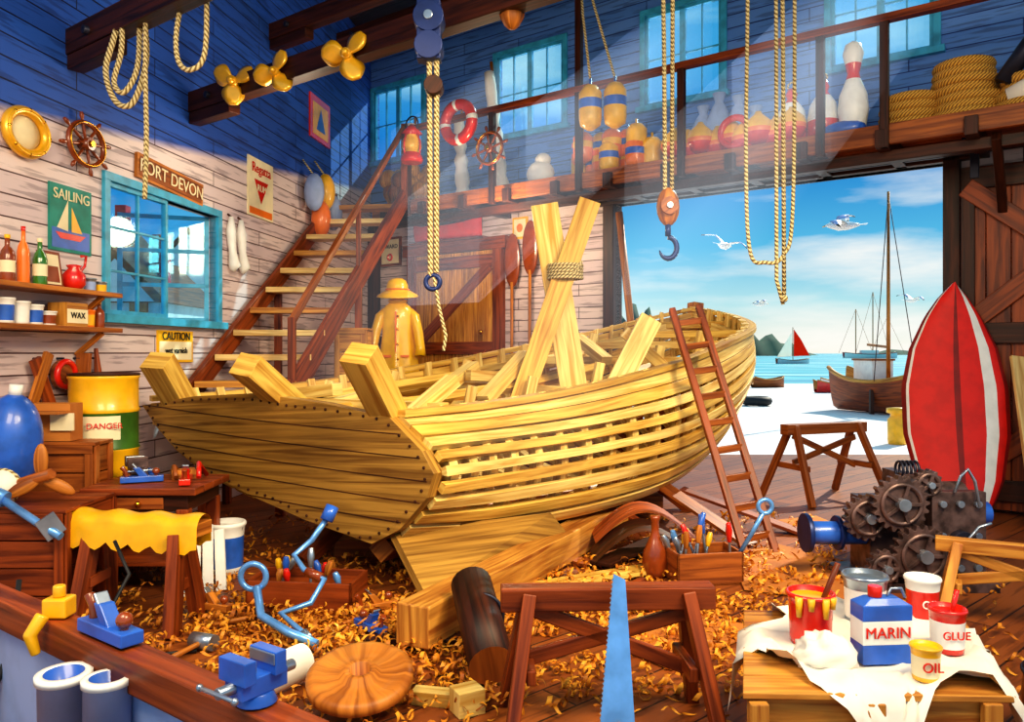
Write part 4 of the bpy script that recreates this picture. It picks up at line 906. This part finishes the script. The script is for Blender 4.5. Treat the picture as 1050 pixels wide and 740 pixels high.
for k in range(16): b.ball((U(-.65,.5),U(-.3,.3),.2+U(0,.55)),.2,CRT if k%3 else MID,n=12,k=7)
b.build('cork_float_pile')
b=B(LW(13.6,4.2)); 
for k,(x,z) in enumerate(((-.5,.5),(0,.6),(.35,.3),(-.2,.1))): b.ball((x,-.22,z),(.17,.17,.32),(GREY,YELP,GREY,ORG)[k]); b.tube([(x,-.2,z+.3),(x,-.02,z+.55)],.015,ROPE,6)
b.build('hanging_floats')
for (s,h,l) in ((1.55,1.7,.12),(3.0,1.6,-.12),(3.9,2.3,-.3)):
    b=B(onloft(s,.4)); b.tube([(l*t_,-.1,h*t_) for t_ in [i/12 for i in range(13)]],[.08+.1*abs(math.sin(i*1.35))*(1-i/16) for i in range(13)],CLOTH,10); b.tube([(0,0,0),(l*1.1,0,h*1.1)],.03,OAK,6); b.build('furled_sail')
b=B(onloft(5.0,.9)); b.ball((0,0,.2),(.25,.2,.22),CLOTH); b.ball((.05,0,.42),(.14,.12,.12),CLOTH); b.ring((.02,0,.36),.1,.02,ROPE,'z'); b.build('canvas_sack')
def fl(b,x,y,z,r,h,m1,m2): b.lathe([(r*.3,0,m1),(r*.9,h*.1,m1),(r,h*.25,m1),(r,h*.45,m2),(r,h*.65,m1),(r,h*.8,m1),(r*.6,h*.95,m1),(r*.12,h,m2),(r*.12,h*1.12,m2)],m1,(x,y,z),n=16)
b=B(); fl(b,1.16,11.55,5.3,.17,.68,YELP,BLUEP); fl(b,1.52,11.5,5.32,.17,.68,YELP,BLUEP); b.tube([(1.16,11.55,6.05),(1.05,11.55,7),(.95,11.55,8.6)],.02,ROPE,6); b.tube([(1.52,11.5,6.05),(1.2,11.55,7.2),(.97,11.55,8.6)],.02,ROPE,6); b.build('hanging_net_floats')
b=B(onloft(6.35,.85))
for k in range(13): fl(b,-.65+.22*(k%7)+U(-.03,.03),U(-.2,.15),.0+.22*(k//7),.16,.5,ORG if k%3 else YELP,BLUEP if k%2 else YELP)
b.build('net_float_pile')
b=B(onloft(8.3,.95))
for k in range(9): x=-.85+k*.21; b.lathe([(.02,0,REDP),(.15,.05,REDP),(.2,.16,ORG),(.2,.22,YELP),(.17,.32,YELP),(.06,.42,YELP),(.04,.46,YELP)],REDP,(x,U(-.1,.1),.0 if k%2 else .06),n=16)
b.ring((.1,-.15,.28),.2,.05,REDP,'y'); b.build('red_yellow_floats')
b=B(onloft(8.0,.4))
for x,h in ((-.35,.95),(-.1,1.1),(.2,1.0),(.45,.8)): b.lathe([(.16,0),(.22,.15),(.2,h*.6),(.1,h*.82),(.06,h*.88),(.1,h),(.02,h)],GREY,(x,0,0),n=14)
b.build('sailcloth_bags')
for s,h,d in ((9.1,.8,.85),(9.5,.85,.8)):
    b=B(onloft(s,d)); b.lathe([(.1,0,REDP),(.2,.05,REDP),(.21,h*.35,WHT),(.2,h*.42,WHT),(.17,h*.62,WHT),(.1,h*.75,REDP),(.06,h*.82,REDP),(.08,h*.9,REDP),(.05,h,REDP)],REDP); b.ring((0,0,h+.04),.05,.014,ROPE,'y'); b.build('marker_buoy')
b=B(onloft(9.9,.9)); b.lathe([(.1,0,WHT),(.15,.1,WHT),(.19,.35,WHT),(.17,.55,WHT),(.09,.75,REDP),(.075,.83,REDP),(.1,.95,WHT),(.13,1.08,WHT),(.1,1.2,WHT),(.02,1.25,WHT)],WHT,n=20); b.build('skittle_marker_buoy')
b=B(onloft(9.3,1.0)); b.ball((.5,0,.1),(.28,.12,.11),BLUEP); b.build('blue_fender')
for (s,d,n_,r) in ((10.55,.75,4,.34),(11.15,.7,7,.38),(11.8,.8,4,.32)):
    b=B(onloft(s,d))
    for k in range(n_):
        b.ring((U(-.03,.03),U(-.03,.03),.06+k*.105),r-.03*k*(.6)+U(-.02,.02),.06,ROPE2,'z',n=24,k=8)
        b.ring((U(-.02,.02),U(-.02,.02),.06+k*.105),(r-.03*k*.6)*.6,.055,ROPE2,'z',n=20,k=8)
    b.build('rope_coil')
b=B(onloft(11.75,1.0)); b.tube([(-.2,0,.35),(.35,0,1.15)],.1,IRON,14); b.cyl((.33,0,1.12),(.37,0,1.18),.12,BLK); b.build('black_pipe')
b=B(onloft(12.1,1.05)); b.tube([(-.5,0,.15),(-.2,0,.22),(.3,0,.25),(.9,0,.22)],[.1,.17,.18,.16],CLOTH,14); b.build('rolled_sailcloth')
# ------------------------------------------------------------ camera
cam=bpy.data.cameras.new('camera'); co=bpy.data.objects.new('camera',cam); sc.collection.objects.link(co); sc.camera=co
co.location=(0,0,2); co.rotation_euler=(pi/2,0,0); cam.sensor_width=36; cam.lens=36*800/1050; cam.shift_y=-8/1050; cam.clip_end=6000
# ------------------------------------------------------------ light
w=bpy.data.worlds.new('sky'); sc.world=w; w.use_nodes=True; t=w.node_tree; N=t.nodes.new; L=t.links.new
bg=t.nodes['Background']; tc=N('ShaderNodeTexCoord'); sp=N('ShaderNodeSeparateXYZ'); L(tc.outputs['Generated'],sp.inputs[0])
r=ramp(t,[(0,'#6a5840'),(.495,'#BFD8D8'),(.5,'#F6F2DA'),(.53,'#BCE8EE'),(.565,'#62C0E8'),(.615,'#1E86D2'),(.67,'#66BEE8'),(.8,'#6CBEE8')])
mr=N('ShaderNodeMath'); mr.operation='MULTIPLY_ADD'; mr.inputs[1].default_value=.5; mr.inputs[2].default_value=.5; L(sp.outputs['Z'],mr.inputs[0]); L(mr.outputs[0],r.inputs[0])
mp=N('ShaderNodeMapping'); mp.inputs['Scale'].default_value=(2.2,2.2,11); L(tc.outputs['Generated'],mp.inputs[0]); n=N('ShaderNodeTexNoise'); n.inputs['Scale'].default_value=1.6; n.inputs['Detail'].default_value=7; L(mp.outputs[0],n.inputs['Vector'])
r2=ramp(t,[(.48,(0,0,0,1)),(.68,(.85,.85,.85,1))]); L(n.outputs['Fac'],r2.inputs[0]); mx=N('ShaderNodeMixRGB'); L(r2.outputs[0],mx.inputs[0]); L(r.outputs[0],mx.inputs[1]); mx.inputs[2].default_value=(1,.98,.93,1)
L(mx.outputs[0],bg.inputs[0]); bg.inputs[1].default_value=.85
def light(kind,name,loc,tgt,e,c,size=1,**k):
    l=bpy.data.lights.new(name,kind); l.energy=e; l.color=c
    if kind=='AREA': l.size=size
    if kind in('POINT','SPOT'): l.shadow_soft_size=size
    if kind=='SPOT': l.spot_size=k['cone']; l.spot_blend=.9
    o=bpy.data.objects.new(name,l); sc.collection.objects.link(o); o.location=loc
    o.rotation_euler=(V(tgt)-V(loc)).to_track_quat('-Z','Y').to_euler(); return l
s=light('SUN','sun',(20,30,25),(0,0,0),4.5,(1,.92,.74)); s.angle=.01
sd=V((-.58,-.56,-.6)).normalized()
s_=bpy.data.objects['sun']; s_.rotation_euler=sd.to_track_quat('-Z','Y').to_euler()
light('SPOT','added_warm_spot',(4.2,2.2,6.2),(.2,8.0,.9),2200,(1,.83,.54),.7,cone=1.15)  # added warm spot on the boat, no fitting in the shed
light('AREA','added_key_light',(2.6,1.2,6.0),(-.4,6.6,.2),390,(1,.76,.44),2.5)  # added key light from the front right, no real source
light('AREA','added_fill_light',(-2.0,1.5,4.8),(-1.5,8,.5),230,(1,.78,.5),2)  # added fill to brighten the left side, no real source
light('POINT','added_loft_fill',(-.3,12.6,4.1),(0,0,0),120,(1,.78,.5),.25)  # added to brighten the back wall under the loft, no fitting modelled
light('POINT','added_stern_fill',(-2.6,9.2,4.3),(0,0,0),50,(1,.84,.62),.3)  # added fill over stern and stairs, no fitting modelled
# self-glowing volumes imitate light shafts from the upper windows
m=bpy.data.materials.new('shaft_glow'); m.use_nodes=True; t=m.node_tree; t.nodes.remove(t.nodes['Principled BSDF'])
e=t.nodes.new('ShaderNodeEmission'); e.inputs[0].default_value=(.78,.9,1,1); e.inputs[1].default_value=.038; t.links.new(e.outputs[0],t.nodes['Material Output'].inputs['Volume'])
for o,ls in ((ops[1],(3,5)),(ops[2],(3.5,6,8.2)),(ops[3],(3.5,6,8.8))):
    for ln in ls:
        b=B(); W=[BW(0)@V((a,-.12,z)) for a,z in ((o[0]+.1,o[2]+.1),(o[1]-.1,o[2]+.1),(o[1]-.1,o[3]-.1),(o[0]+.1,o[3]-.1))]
        b.ext(W,sd*ln,m); b.build('sunbeam_glow')
